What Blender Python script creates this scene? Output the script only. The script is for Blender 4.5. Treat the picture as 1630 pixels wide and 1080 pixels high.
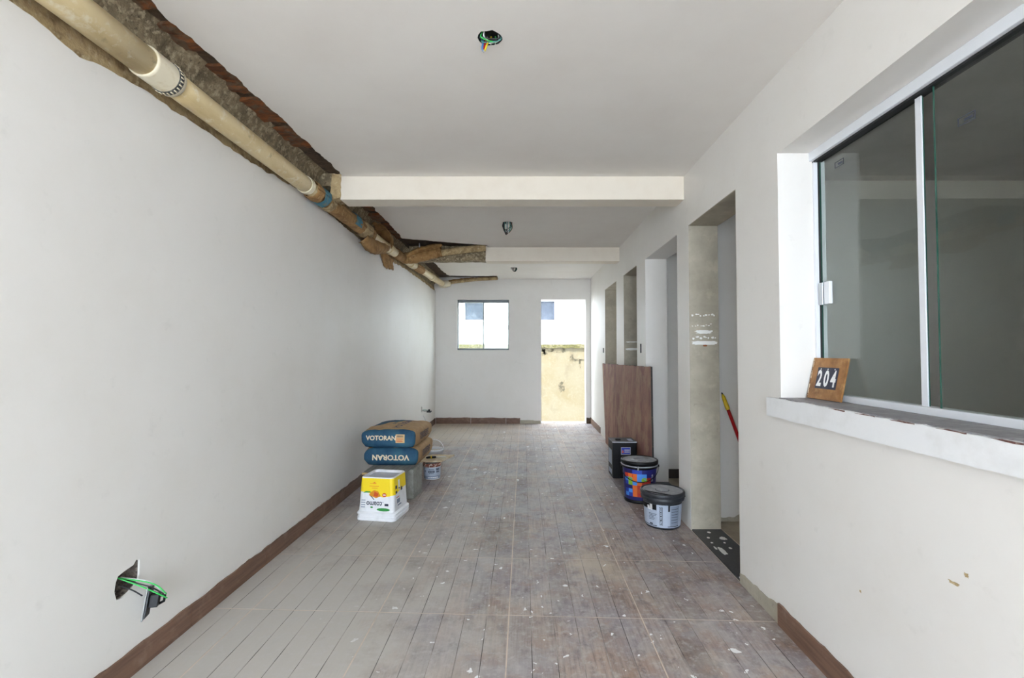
import bpy, bmesh, math, random
from mathutils import Vector, Matrix, noise
from mathutils.geometry import tessellate_polygon

for o in list(bpy.data.objects):
    bpy.data.objects.remove(o)
S = bpy.context.scene
C = S.collection
R = math.radians

# ---------------------------------------------------------------- camera, world, sun, exposure
cam_d = bpy.data.cameras.new('camera')
cam_d.sensor_width = 36.0
cam_d.lens = 750.0 / 1630.0 * 36.0
cam_d.shift_x = -15.0 / 1630.0
cam_d.clip_start = 0.02
cam = bpy.data.objects.new('camera', cam_d)
C.objects.link(cam)
cam.location = (0, 0, 1.2)
cam.rotation_euler = (R(90) + math.atan(21 / 750), 0, 0)
S.camera = cam

w = bpy.data.worlds.new('world')
S.world = w
w.use_nodes = True
bg = w.node_tree.nodes['Background']
bg.inputs['Color'].default_value = (0.74, 0.86, 1.0, 1)
bg.inputs['Strength'].default_value = 2.6

sun_d = bpy.data.lights.new('sun', 'SUN')
sun_d.energy = 4.0
sun_d.angle = R(0.6)
sun_d.color = (1.0, 0.96, 0.90)
sun = bpy.data.objects.new('sun', sun_d)
C.objects.link(sun)
sun.rotation_euler = Vector((0.62, -0.25, 0.74)).to_track_quat('Z', 'Y').to_euler()

S.view_settings.view_transform = 'Standard'
S.view_settings.look = 'None'
S.view_settings.gamma = 1.0
S.view_settings.use_curve_mapping = False
S.view_settings.exposure = 2.42

# ---------------------------------------------------------------- measures
CEIL = 2.44
XL = -1.45
FAR = 7.95
FRONT = -2.75
def xr(y, off=0.0):
    return 1.125 + 0.006 * y + off
DOORS = [(2.487, 3.21), (3.45, 4.365), (4.70, 5.32), (5.74, 6.55)]
DTOP = 2.07
WIN = (0.45, 2.065, 1.0, 2.082)
B1 = (3.29, 3.45)
B2 = (5.54, 5.70)
BBOT = 2.276

# ---------------------------------------------------------------- materials
def srgb(r, g, b):
    f = lambda c: c / 12.92 if c <= 0.04045 else ((c + 0.055) / 1.055) ** 2.4
    return (f(r / 255), f(g / 255), f(b / 255), 1)

def mat(name, base, rough=0.6, layers=(), bump=None, metal=0.0, coord='Object', spec=0.5):
    """layers: (scale or (sx,sy,sz), colour, lo, hi, amount)"""
    m = bpy.data.materials.new(name)
    m.use_nodes = True
    nt = m.node_tree
    N, L = nt.nodes, nt.links
    p = N['Principled BSDF']
    p.inputs['Roughness'].default_value = rough
    p.inputs['Metallic'].default_value = metal
    p.inputs['Specular IOR Level'].default_value = spec
    if coord == 'Position':
        src = N.new('ShaderNodeNewGeometry').outputs['Position']
    else:
        src = N.new('ShaderNodeTexCoord').outputs['Object']
    cur = None
    for k, (sc, col, lo, hi, amt) in enumerate(layers):
        mp = N.new('ShaderNodeMapping')
        s = (sc, sc, sc) if isinstance(sc, (int, float)) else sc
        mp.inputs['Scale'].default_value = s
        mp.inputs['Location'].default_value = (k * 3.7, k * 1.3, k * 2.1)
        L.new(src, mp.inputs['Vector'])
        n = N.new('ShaderNodeTexNoise')
        n.inputs['Scale'].default_value = 1.0
        n.inputs['Detail'].default_value = 6
        n.inputs['Roughness'].default_value = 0.62
        L.new(mp.outputs[0], n.inputs['Vector'])
        r = N.new('ShaderNodeMapRange')
        r.inputs['From Min'].default_value = lo
        r.inputs['From Max'].default_value = hi
        r.inputs['To Max'].default_value = amt
        L.new(n.outputs['Fac'], r.inputs['Value'])
        mx = N.new('ShaderNodeMix')
        mx.data_type = 'RGBA'
        L.new(r.outputs[0], mx.inputs[0])
        if cur is None:
            mx.inputs[6].default_value = base
        else:
            L.new(cur, mx.inputs[6])
        mx.inputs[7].default_value = col
        cur = mx.outputs[2]
    if cur is None:
        p.inputs['Base Color'].default_value = base
    else:
        L.new(cur, p.inputs['Base Color'])
    if bump:
        n = N.new('ShaderNodeTexNoise')
        n.inputs['Scale'].default_value = bump[0]
        n.inputs['Detail'].default_value = 5
        L.new(src, n.inputs['Vector'])
        b = N.new('ShaderNodeBump')
        b.inputs['Strength'].default_value = bump[1]
        b.inputs['Distance'].default_value = bump[2] if len(bump) > 2 else 0.004
        L.new(n.outputs['Fac'], b.inputs['Height'])
        L.new(b.outputs[0], p.inputs['Normal'])
    return m

M = {}
M['wall'] = mat('white_wall_paint', srgb(232, 228, 222), 0.55, [(2.2, srgb(226, 221, 213), .45, .7, .6), (14, srgb(214, 210, 203), .62, .75, .35)], (6, .08, .01), coord='Position')
M['ceil'] = mat('white_ceiling_paint', srgb(232, 227, 220), 0.7, [(1.6, srgb(224, 217, 209), .42, .72, .7)], (5, .07, .01), coord='Position')
M['beam'] = mat('cream_white_paint', srgb(230, 220, 204), 0.65, [(5, srgb(222, 210, 192), .45, .7, .6)], (9, .06), coord='Position')
M['band'] = mat('thick_white_paint', srgb(236, 236, 236), 0.45, [(7, srgb(222, 221, 219), .5, .7, .7)], (24, .25, .006), coord='Position')
M['concrete'] = mat('raw_cement_render', srgb(180, 172, 155), 0.9, [(5, srgb(160, 152, 136), .4, .65, .9), (11, srgb(194, 185, 166), .55, .72, .7), (30, srgb(120, 115, 98), .62, .78, .5)], (40, .25, .006), coord='Position')
M['roughconc'] = mat('rough_broken_concrete', srgb(150, 134, 106), 0.95, [(9, srgb(112, 98, 76), .42, .6, .9), (34, srgb(188, 172, 142), .50, .62, .9), (70, srgb(84, 72, 56), .56, .68, .8)], (55, .8, .012), coord='Position')
M['mortar'] = mat('beige_mortar', srgb(188, 164, 122), 0.95, [(14, srgb(136, 112, 78), .45, .62, .9), (40, srgb(212, 196, 160), .54, .68, .7)], (60, .7, .01), coord='Position')
M['recess'] = mat('grey_brown_rubble', srgb(120, 108, 98), 0.95, [(40, srgb(70, 62, 58), .42, .6, .9), (90, srgb(170, 160, 150), .56, .68, .8)], (120, .8, .008), coord='Position')
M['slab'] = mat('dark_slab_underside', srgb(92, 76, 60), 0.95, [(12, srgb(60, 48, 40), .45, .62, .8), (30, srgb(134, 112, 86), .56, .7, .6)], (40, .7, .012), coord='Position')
M['brick'] = mat('rust_red_ceramic_block', srgb(146, 88, 48), 0.9, [((8, 40, 8), srgb(92, 62, 42), .40, .58, .9), (18, srgb(112, 92, 72), .48, .60, .9)], (70, .5, .006), coord='Position')
M['pipe'] = mat('aged_cream_pvc', srgb(216, 196, 152), 0.42, [((10, 2.5, 10), srgb(190, 164, 112), .45, .66, .7), (22, srgb(228, 218, 194), .56, .66, .8), (16, srgb(150, 132, 98), .64, .72, .6)], (40, .15, .004), coord='Position')
M['pipewhite'] = mat('white_pvc', srgb(232, 222, 196), 0.4, [(20, srgb(206, 188, 146), .5, .68, .7)], coord='Position')
M['paper'] = mat('brown_kraft_paper', srgb(164, 126, 78), 0.9, [(12, srgb(126, 92, 54), .42, .62, .9), (30, srgb(192, 160, 112), .55, .7, .7)], (40, .5, .008), coord='Position')
M['paperblue'] = mat('blue_printed_paper', srgb(70, 124, 142), 0.85, [(20, srgb(140, 130, 104), .5, .64, .8)], (40, .4), coord='Position')
M['rubber'] = mat('dark_gasket', srgb(62, 62, 60), 0.7, [(60, srgb(120, 118, 110), .5, .6, .8)])
M['grout'] = mat('beige_grout', srgb(214, 198, 182), 0.9, [(9, srgb(182, 168, 154), .45, .65, .8)], coord='Position')
M['groove'] = mat('dark_printed_groove', srgb(66, 58, 56), 0.8, [(3, srgb(180, 172, 164), .42, .60, .9)], coord='Position')
M['basetile'] = mat('brown_wood_look_tile', srgb(124, 94, 76), 0.55, [((14, 3, 60), srgb(96, 70, 56), .42, .64, .8), (8, srgb(146, 124, 108), .56, .72, .7)], coord='Position')
M['granite'] = mat('black_granite', srgb(38, 40, 44), 0.35, [(60, srgb(58, 60, 64), .5, .7, .7), (16, srgb(84, 84, 86), .62, .76, .5)], coord='Position')
M['stone'] = mat('grey_slate_sill', srgb(142, 140, 142), 0.6, [(16, srgb(164, 162, 162), .48, .64, .8), (30, srgb(96, 88, 88), .56, .7, .7)], (40, .3), coord='Position')
M['beigefloor'] = mat('beige_room_floor', srgb(176, 164, 142), 0.7, [(6, srgb(150, 138, 118), .42, .64, .8)], coord='Position')
M['darktile'] = mat('dark_skirting_tile', srgb(58, 50, 46), 0.5)
M['chipbrown'] = mat('brown_paint_chip', srgb(104, 70, 64), 0.8, [(60, srgb(160, 140, 130), .5, .6, .8)])
M['framegrey'] = mat('grey_aluminium_frame', srgb(118, 124, 128), 0.5)
M['paintwhite'] = mat('spilled_white_paint', srgb(238, 237, 233), 0.6)
M['alu'] = mat('white_aluminium', srgb(232, 234, 238), 0.35, metal=0.0)
M['steel'] = mat('brushed_steel', srgb(190, 194, 198), 0.35, metal=0.7)
M['blackgap'] = mat('black_seal', srgb(30, 31, 33), 0.7)
M['black'] = mat('black_plastic', srgb(14, 14, 17), 0.45, [(20, srgb(32, 32, 36), .55, .72, .6)], spec=0.3)
M['dark'] = mat('dark_box_plastic', srgb(24, 23, 24), 0.8)
M['lidgrey'] = mat('dusty_grey_plastic_lid', srgb(150, 151, 156), 0.5, [(18, srgb(186, 186, 188), .48, .64, .8), (40, srgb(74, 75, 80), .58, .7, .7)])
M['liddark'] = mat('dark_grey_plastic', srgb(40, 42, 47), 0.45, [(24, srgb(78, 80, 85), .54, .68, .6)])
M['labelgrey'] = mat('pale_blue_grey_label', srgb(172, 182, 198), 0.5, [(10, srgb(152, 160, 176), .45, .7, .6)])
M['labeldim'] = mat('grey_printed_panel', srgb(132, 142, 158), 0.5)
M['navy'] = mat('navy_plastic', srgb(34, 34, 104), 0.45, [(12, srgb(28, 26, 78), .45, .65, .7)])
for nm, c in dict(orange=(232, 112, 44), lblue=(74, 142, 226), green=(140, 190, 50), red=(196, 54, 40), dblue=(40, 66, 168), yellow=(246, 214, 28), dgreen=(44, 140, 62), white=(240, 240, 240), ink=(40, 48, 66), honey=(214, 140, 30), darkorange=(200, 80, 30), silver=(196, 198, 206), signblue=(48, 70, 190), violet=(70, 60, 150), tan=(214, 178, 124)).items():
    M[nm] = mat('print_' + nm, srgb(*c), 0.5)
M['tub'] = mat('white_tub_plastic', srgb(236, 236, 238), 0.4, [(14, srgb(216, 216, 216), .5, .7, .6)])
M['tubtop'] = mat('greyish_plastic_base', srgb(190, 193, 202), 0.5, [(14, srgb(216, 214, 212), .48, .66, .7)])
M['plank'] = mat('grey_weathered_plank', srgb(150, 148, 142), 0.85, [((40, 4, 4), srgb(120, 118, 112), .42, .64, .8), (14, srgb(180, 176, 168), .55, .7, .6)], (40, .3))
M['plankedge'] = mat('raw_wood_edge', srgb(196, 166, 116), 0.85, [((6, 6, 60), srgb(160, 126, 78), .45, .62, .8)])
M['scrap'] = mat('dusty_plywood', srgb(198, 176, 142), 0.85, [(16, srgb(220, 210, 190), .46, .64, .8), (30, srgb(150, 116, 76), .58, .7, .7)])
M['block'] = mat('grey_concrete_block', srgb(152, 152, 144), 0.95, [(12, srgb(128, 128, 120), .42, .62, .8), (50, srgb(176, 176, 168), .54, .66, .6)], (60, .5, .006))
M['ply'] = mat('reddish_plywood', srgb(152, 108, 92), 0.75, [((5, 3, 1.1), srgb(116, 72, 66), .42, .6, .9), ((30, 8, 2), srgb(172, 132, 108), .48, .64, .6), (5.0, srgb(164, 134, 106), .50, .66, .8), (9, srgb(120, 78, 70), .54, .68, .7), ((18, 8, 4), srgb(92, 64, 58), .62, .72, .8)], (40, .2))
M['plyedge'] = mat('dark_plywood_edge', srgb(52, 50, 48), 0.85, [(40, srgb(100, 88, 74), .56, .68, .7)])
M['signwood'] = mat('varnished_brown_board', srgb(164, 116, 66), 0.5, [((5, 14, 14), srgb(122, 80, 42), .42, .64, .9), (22, srgb(190, 148, 96), .55, .7, .6)])
M['chipped'] = mat('chipped_pale_edge', srgb(206, 186, 160), 0.8, [(60, srgb(120, 84, 56), .5, .58, 1)])
M['numplate'] = mat('navy_number_plate', srgb(40, 42, 62), 0.4)
M['redpole'] = mat('red_plastic_pole', srgb(178, 24, 30), 0.35)
M['yellowcap'] = mat('yellow_plastic', srgb(232, 196, 40), 0.4, [(40, srgb(190, 150, 30), .5, .65, .6)])
for nm, c in dict(wgreen=(60, 190, 90), wblack=(26, 26, 30), wwhite=(226, 228, 228), wblue=(90, 150, 220), wred=(170, 30, 36), wyellow=(240, 214, 40), wteal=(80, 150, 140), wbrown=(120, 84, 60)).items():
    M[nm] = mat('insulation_' + nm[1:], srgb(*c), 0.4)
M['yardwall'] = mat('stained_yellow_render', srgb(120, 112, 92), 0.9, [(2.2, srgb(114, 102, 74), .45, .68, .8), ((3, 3, 1.2), srgb(104, 95, 76), .58, .72, .7), (24, srgb(126, 119, 100), .52, .66, .6)], (20, .3), coord='Position')
M['moss'] = mat('mossy_coping', srgb(88, 84, 48), 0.95, [(9, srgb(112, 106, 82), .46, .6, .9), (22, srgb(58, 56, 36), .54, .66, .8)], (30, .6, .02), coord='Position')
M['stain'] = mat('damp_stain', srgb(74, 69, 54), 0.95, [(14, srgb(118, 108, 86), .42, .56, 1)], coord='Position')
M['facade'] = mat('white_facade', srgb(242, 242, 240), 0.8, [(1.5, srgb(232, 231, 228), .45, .7, .6)], coord='Position')
M['shutter'] = mat('blue_grey_window_panes', srgb(58, 64, 74), 0.25, [(4, srgb(74, 80, 90), .42, .62, .8)])
M['darkframe'] = mat('dark_window_frame', srgb(64, 70, 84), 0.5)
M['ground'] = mat('pale_concrete_ground', srgb(203, 203, 203), 0.9, [(1.5, srgb(186, 186, 185), .42, .64, .8)], coord='Position')
M['room'] = mat('grey_undercoat', srgb(190, 188, 184), 0.8, [(3, srgb(176, 173, 168), .45, .66, .7)], coord='Position')
M['roof'] = mat('roof_concrete', srgb(150, 148, 142), 0.9)
M['plaster'] = mat('wet_plaster_fill', srgb(214, 206, 192), 0.8, [(30, srgb(170, 160, 146), .45, .62, .8)], (60, .6, .01))
M['rustdrip'] = mat('brown_paint_crust', srgb(110, 54, 36), 0.7, [(60, srgb(226, 216, 200), .52, .6, .9)])

def glass_mat(name, tint):
    m = bpy.data.materials.new(name)
    m.use_nodes = True
    nt = m.node_tree
    N, L = nt.nodes, nt.links
    N.remove(N['Principled BSDF'])
    t = N.new('ShaderNodeBsdfTransparent')
    t.inputs[0].default_value = tint
    g = N.new('ShaderNodeBsdfGlossy')
    g.inputs['Roughness'].default_value = 0.0
    f = N.new('ShaderNodeFresnel')
    # the pane is thin: the same index of refraction from either side
    gb_ = N.new('ShaderNodeNewGeometry')
    ir = N.new('ShaderNodeMapRange')
    ir.inputs['To Min'].default_value = 1.5
    ir.inputs['To Max'].default_value = 1 / 1.5
    L.new(gb_.outputs['Backfacing'], ir.inputs[0])
    L.new(ir.outputs[0], f.inputs[0])
    x = N.new('ShaderNodeMixShader')
    L.new(f.outputs[0], x.inputs[0])
    L.new(t.outputs[0], x.inputs[1])
    L.new(g.outputs[0], x.inputs[2])
    L.new(x.outputs[0], N['Material Output'].inputs[0])
    return m
M['glass'] = glass_mat('clear_window_glass', (0.93, 0.96, 0.94, 1))
M['glassedge'] = mat('green_glass_edge', srgb(52, 92, 80), 0.2)

def floor_mat():
    m = bpy.data.materials.new('dusty_wood_print_tile')
    m.use_nodes = True
    nt = m.node_tree
    N, L = nt.nodes, nt.links
    p = N['Principled BSDF']
    def math_(op, a, b=None, c=None):
        n = N.new('ShaderNodeMath')
        n.operation = op
        for i, q in enumerate((a, b, c)):
            if q is None:
                continue
            if isinstance(q, (int, float)):
                n.inputs[i].default_value = q
            else:
                L.new(q, n.inputs[i])
        return n.outputs[0]
    def noise_(vec, scale, detail=5, rough=.6):
        n = N.new('ShaderNodeTexNoise')
        n.inputs['Scale'].default_value = 1
        n.inputs['Detail'].default_value = detail
        n.inputs['Roughness'].default_value = rough
        mp = N.new('ShaderNodeMapping')
        mp.inputs['Scale'].default_value = scale if isinstance(scale, tuple) else (scale,) * 3
        L.new(vec, mp.inputs[0])
        L.new(mp.outputs[0], n.inputs['Vector'])
        return n.outputs['Fac']
    def rng(v, a, b, c=0.0, d=1.0):
        n = N.new('ShaderNodeMapRange')
        for i, q in enumerate((a, b, c, d)):
            n.inputs[i + 1].default_value = q
        L.new(v, n.inputs[0])
        return n.outputs[0]
    def mix(f, a, b):
        n = N.new('ShaderNodeMix')
        n.data_type = 'RGBA'
        if isinstance(f, float):
            n.inputs[0].default_value = f
        else:
            L.new(f, n.inputs[0])
        for i, q in ((6, a), (7, b)):
            if isinstance(q, tuple):
                n.inputs[i].default_value = q
            else:
                L.new(q, n.inputs[i])
        return n.outputs[2]
    pos = N.new('ShaderNodeNewGeometry').outputs['Position']
    ob = N.new('ShaderNodeTexCoord').outputs['Object']
    sx = N.new('ShaderNodeSeparateXYZ'); L.new(ob, sx.inputs[0])
    sp = N.new('ShaderNodeSeparateXYZ'); L.new(pos, sp.inputs[0])
    rnd = N.new('ShaderNodeObjectInfo').outputs['Random']
    idx = math_('FLOOR', math_('DIVIDE', sx.outputs[0], 0.5955 / 6))
    cv = N.new('ShaderNodeCombineXYZ')
    L.new(idx, cv.inputs[0]); L.new(math_('MULTIPLY', rnd, 57.0), cv.inputs[1])
    wn = N.new('ShaderNodeTexWhiteNoise'); wn.noise_dimensions = '2D'
    L.new(cv.outputs[0], wn.inputs['Vector'])
    ramp = N.new('ShaderNodeValToRGB')
    els = ramp.color_ramp.elements
    els[0].position = 0; els[0].color = srgb(126, 107, 99)
    els[1].position = 1; els[1].color = srgb(174, 158, 150)
    for ps, c in ((.25, srgb(167, 144, 130)), (.5, srgb(157, 145, 142)), (.75, srgb(175, 151, 135))):
        e = els.new(ps); e.color = c
    L.new(wn.outputs['Value'], ramp.inputs[0])
    col = ramp.outputs[0]
    grain = noise_(pos, (90, 5, 1), 4)
    col = mix(rng(grain, .42, .66, 0, .6), col, srgb(103, 88, 82))
    col = mix(rng(noise_(pos, 2.6), .44, .58, 0, .6), col, srgb(153, 148, 155))
    col = mix(rng(noise_(pos, 7.0), .54, .64, 0, .55), col, srgb(159, 130, 111))
    col = mix(rng(noise_(pos, (16, 9, 1), 7, .7), .52, .64, 0, .65), col, srgb(103, 93, 94))
    # pale building dust trodden over the tiles
    dn = noise_(pos, 3.4, 7, .68)
    left = rng(sp.outputs[0], 0.05, -1.0)
    near = rng(sp.outputs[1], 4.2, 2.4)
    d1 = math_('MULTIPLY', left, near)
    d = math_('ADD', math_('MULTIPLY', d1, .85), math_('MULTIPLY', math_('SUBTRACT', dn, .44), 1.7))
    d = rng(d, 0.0, 0.75, 0.0, .9)
    col = mix(d, col, srgb(194, 189, 181))
    fine = noise_(pos, 30, 6, .7)
    col = mix(rng(fine, .50, .66, 0, .5), col, srgb(197, 192, 190))
    farl = math_('MULTIPLY', rng(sp.outputs[1], 5.9, 6.6), rng(sp.outputs[0], .5, -1.0))
    col = mix(math_('MULTIPLY', farl, .7), col, srgb(193, 179, 159))
    # sand heap traces
    vd = N.new('ShaderNodeVectorMath'); vd.operation = 'DISTANCE'
    L.new(pos, vd.inputs[0]); vd.inputs[1].default_value = (.42, 2.72, 0)
    sd = math_('ADD', rng(vd.outputs['Value'], .32, .02), math_('MULTIPLY', math_('SUBTRACT', dn, .55), 2.2))
    col = mix(rng(sd, .3, .8, 0, .6), col, srgb(197, 180, 155))
    # white paint drips
    def drips(scale, thr, keep):
        ns = N.new('ShaderNodeTexNoise'); ns.inputs['Scale'].default_value = 28
        L.new(pos, ns.inputs['Vector'])
        vm = N.new('ShaderNodeVectorMath'); vm.operation = 'MULTIPLY_ADD'
        L.new(ns.outputs['Color'], vm.inputs[0]); vm.inputs[1].default_value = (.06, .06, 0); L.new(pos, vm.inputs[2])
        v = N.new('ShaderNodeTexVoronoi'); v.inputs['Scale'].default_value = scale
        L.new(vm.outputs[0], v.inputs['Vector'])
        c = N.new('ShaderNodeSeparateColor'); L.new(v.outputs['Color'], c.inputs[0])
        size = math_('MULTIPLY', rng(c.outputs[0], keep, 1.0), thr)
        return math_('LESS_THAN', v.outputs['Distance'], size)
    dens = rng(math_('ADD', rng(sp.outputs[0], -1.1, .1), math_('SUBTRACT', dn, .5)), .25, .5)
    col = mix(math_('MULTIPLY', drips(9.0, .15, .68), dens), col, srgb(240, 240, 240))
    col = mix(math_('MULTIPLY', drips(24.0, .22, .62), dens), col, srgb(240, 240, 240))
    L.new(col, p.inputs['Base Color'])
    L.new(rng(fine, .3, .7, .42, .62), p.inputs['Roughness'])
    p.inputs['Specular IOR Level'].default_value = .45
    b = N.new('ShaderNodeBump'); b.inputs['Strength'].default_value = .12; b.inputs['Distance'].default_value = .003
    L.new(grain, b.inputs['Height']); L.new(b.outputs[0], p.inputs['Normal'])
    return m
M['floor'] = floor_mat()

# ---------------------------------------------------------------- helpers
class MB:
    def __init__(s):
        s.v = []; s.f = []; s.m = []; s.smooth = []
    def add(s, verts, faces, mi=0, sm=False):
        b = len(s.v)
        s.v += [tuple(v) for v in verts]
        for f in faces:
            s.f.append([b + i for i in f]); s.m.append(mi); s.smooth.append(sm)
        return s
    def box(s, a, b, mi=0):
        (x0, y0, z0), (x1, y1, z1) = a, b
        v = [(x0, y0, z0), (x1, y0, z0), (x1, y1, z0), (x0, y1, z0), (x0, y0, z1), (x1, y0, z1), (x1, y1, z1), (x0, y1, z1)]
        return s.add(v, [(3, 2, 1, 0), (4, 5, 6, 7), (0, 1, 5, 4), (1, 2, 6, 5), (2, 3, 7, 6), (3, 0, 4, 7)], mi)
    def hexa(s, bot, top, mi=0):
        n = len(bot)
        fs = [tuple(range(n))[::-1], tuple(range(n, 2 * n))] + [(i, (i + 1) % n, n + (i + 1) % n, n + i) for i in range(n)]
        return s.add(list(bot) + list(top), fs, mi)
    def lathe(s, prof, c=(0, 0, 0), n=40, mi=0, caps=(True, True), mis=None):
        vs = []; fs = []
        for r, z in prof:
            for k in range(n):
                a = 2 * math.pi * k / n
                vs.append((c[0] + r * math.cos(a), c[1] + r * math.sin(a), c[2] + z))
        for i in range(len(prof) - 1):
            for k in range(n):
                k2 = (k + 1) % n
                fs.append((i * n + k, i * n + k2, (i + 1) * n + k2, (i + 1) * n + k))
        s.add(vs, fs, mi, True)
        b = len(s.v) - len(vs)
        if caps[0]:
            s.f.append([b + k for k in range(n)][::-1]); s.m.append(mi); s.smooth.append(False)
        if caps[1]:
            s.f.append([b + (len(prof) - 1) * n + k for k in range(n)]); s.m.append(mi); s.smooth.append(False)
        return s
    def tube(s, pts, rad, n=8, mi=0, cap=True):
        pts = [Vector(p) for p in pts]
        m = len(pts)
        rs = rad if isinstance(rad, (list, tuple)) else [rad] * m
        vs = []
        t0 = (pts[1] - pts[0]).normalized()
        up = Vector((0, 0, 1)) if abs(t0.z) < .9 else Vector((1, 0, 0))
        nrm = t0.cross(up).normalized()
        for i in range(m):
            t = (pts[min(i + 1, m - 1)] - pts[max(i - 1, 0)]).normalized()
            nrm = (nrm - t * nrm.dot(t)).normalized()
            bn = t.cross(nrm)
            for k in range(n):
                a = 2 * math.pi * k / n
                vs.append(pts[i] + (nrm * math.cos(a) + bn * math.sin(a)) * rs[i])
        fs = []
        for i in range(m - 1):
            for k in range(n):
                k2 = (k + 1) % n
                fs.append((i * n + k, (i + 1) * n + k, (i + 1) * n + k2, i * n + k2))
        s.add(vs, fs, mi, True)
        if cap:
            b = len(s.v) - len(vs)
            s.f.append([b + k for k in range(n)]); s.m.append(mi); s.smooth.append(False)
            s.f.append([b + (m - 1) * n + k for k in range(n)][::-1]); s.m.append(mi); s.smooth.append(False)
        return s
    def build(s, name, mats, parent=None, bevel=0, fixn=True):
        me = bpy.data.meshes.new(name)
        me.from_pydata(s.v, [], s.f)
        if not isinstance(mats, (list, tuple)):
            mats = [mats]
        for q in mats:
            me.materials.append(M[q] if isinstance(q, str) else q)
        me.polygons.foreach_set('material_index', s.m)
        me.polygons.foreach_set('use_smooth', s.smooth)
        if fixn:
            bm = bmesh.new(); bm.from_mesh(me)
            bmesh.ops.recalc_face_normals(bm, faces=bm.faces)
            bm.to_mesh(me); bm.free()
        me.update()
        o = bpy.data.objects.new(name, me)
        C.objects.link(o)
        if parent:
            o.parent = parent
        if bevel:
            md = o.modifiers.new('bevel', 'BEVEL'); md.width = bevel; md.segments = 2; md.limit_method = 'ANGLE'
        return o

def bez(pts, n=14):
    """Catmull-Rom through the points"""
    P = [Vector(p) for p in pts]
    P = [P[0] * 2 - P[1]] + P + [P[-1] * 2 - P[-2]]
    out = []
    for i in range(1, len(P) - 2):
        for k in range(n):
            t = k / n
            a, b, c, d = P[i - 1:i + 3]
            out.append(.5 * ((2 * b) + (c - a) * t + (2 * a - 5 * b + 4 * c - d) * t * t + (3 * b - a - 3 * c + d) * t ** 3))
    out.append(P[-2])
    return out

def empty(name, loc=(0, 0, 0), rz=0.0):
    o = bpy.data.objects.new(name, None)
    C.objects.link(o)
    o.empty_display_size = .1
    o.location = loc
    o.rotation_euler = (0, 0, rz)
    return o
def tag(o, label, cat, group=None):
    o['label'] = label; o['category'] = cat
    if group:
        o['group'] = group
    return o
def struct(o, label=None):
    o['kind'] = 'structure'
    if label:
        o['label'] = label
    return o

def slab(name, outer, holes, fmap, t0, t1, m, parent=None):
    loops = [outer] + list(holes)
    flat = [p for l in loops for p in l]
    tris = tessellate_polygon([[Vector((p[0], p[1], 0)) for p in l] for l in loops])
    mb = MB()
    n = len(flat)
    vs = [fmap(a, b, t0) for a, b in flat] + [fmap(a, b, t1) for a, b in flat]
    fs = [tuple(t) for t in tris] + [tuple(n + i for i in t)[::-1] for t in tris]
    st = 0
    for l in loops:
        k = len(l)
        fs += [(st + i, st + (i + 1) % k, n + st + (i + 1) % k, n + st + i) for i in range(k)]
        st += k
    mb.add(vs, fs)
    return mb.build(name, m, parent)

rg = random.Random(7)
def rag(pts, step, amp, seed=0.0):
    """ragged polyline through the points"""
    out = []
    for i in range(len(pts) - 1):
        a, b = Vector(pts[i]), Vector(pts[i + 1])
        L = (b - a).length
        n = max(1, int(L / step))
        d = (b - a) / max(L, 1e-6)
        nr = Vector((-d.y, d.x))
        for k in range(n):
            p = a + (b - a) * k / n
            q = 0 if (k == 0 and i == 0) else amp * (noise.noise(Vector((p.x * 9 + seed, p.y * 9, seed))) + .6 * noise.noise(Vector((p.x * 37, p.y * 37 + seed, 3.1))))
            out.append(tuple(p + nr * q))
    out.append(tuple(pts[-1]))
    return out

def text_geo(body, size, bold=0.0, sx=1.0):
    cu = bpy.data.curves.new('t', 'FONT')
    cu.body = body; cu.size = size; cu.align_x = 'CENTER'; cu.align_y = 'CENTER'
    cu.offset = bold; cu.resolution_u = 3
    ob = bpy.data.objects.new('t', cu)
    C.objects.link(ob)
    me = bpy.data.meshes.new_from_object(ob)
    vs = [(v.co.x * sx, v.co.y) for v in me.vertices]
    fs = [tuple(p.vertices) for p in me.polygons]
    bpy.data.objects.remove(ob); bpy.data.curves.remove(cu); bpy.data.meshes.remove(me)
    return vs, fs
def letter(name, body, size, fmap, m, parent, bold=0.0, sx=1.0):
    vs, fs = text_geo(body, size, bold, sx)
    return MB().add([fmap(x, y) for x, y in vs], fs).build(name, m, parent, fixn=False)

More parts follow.
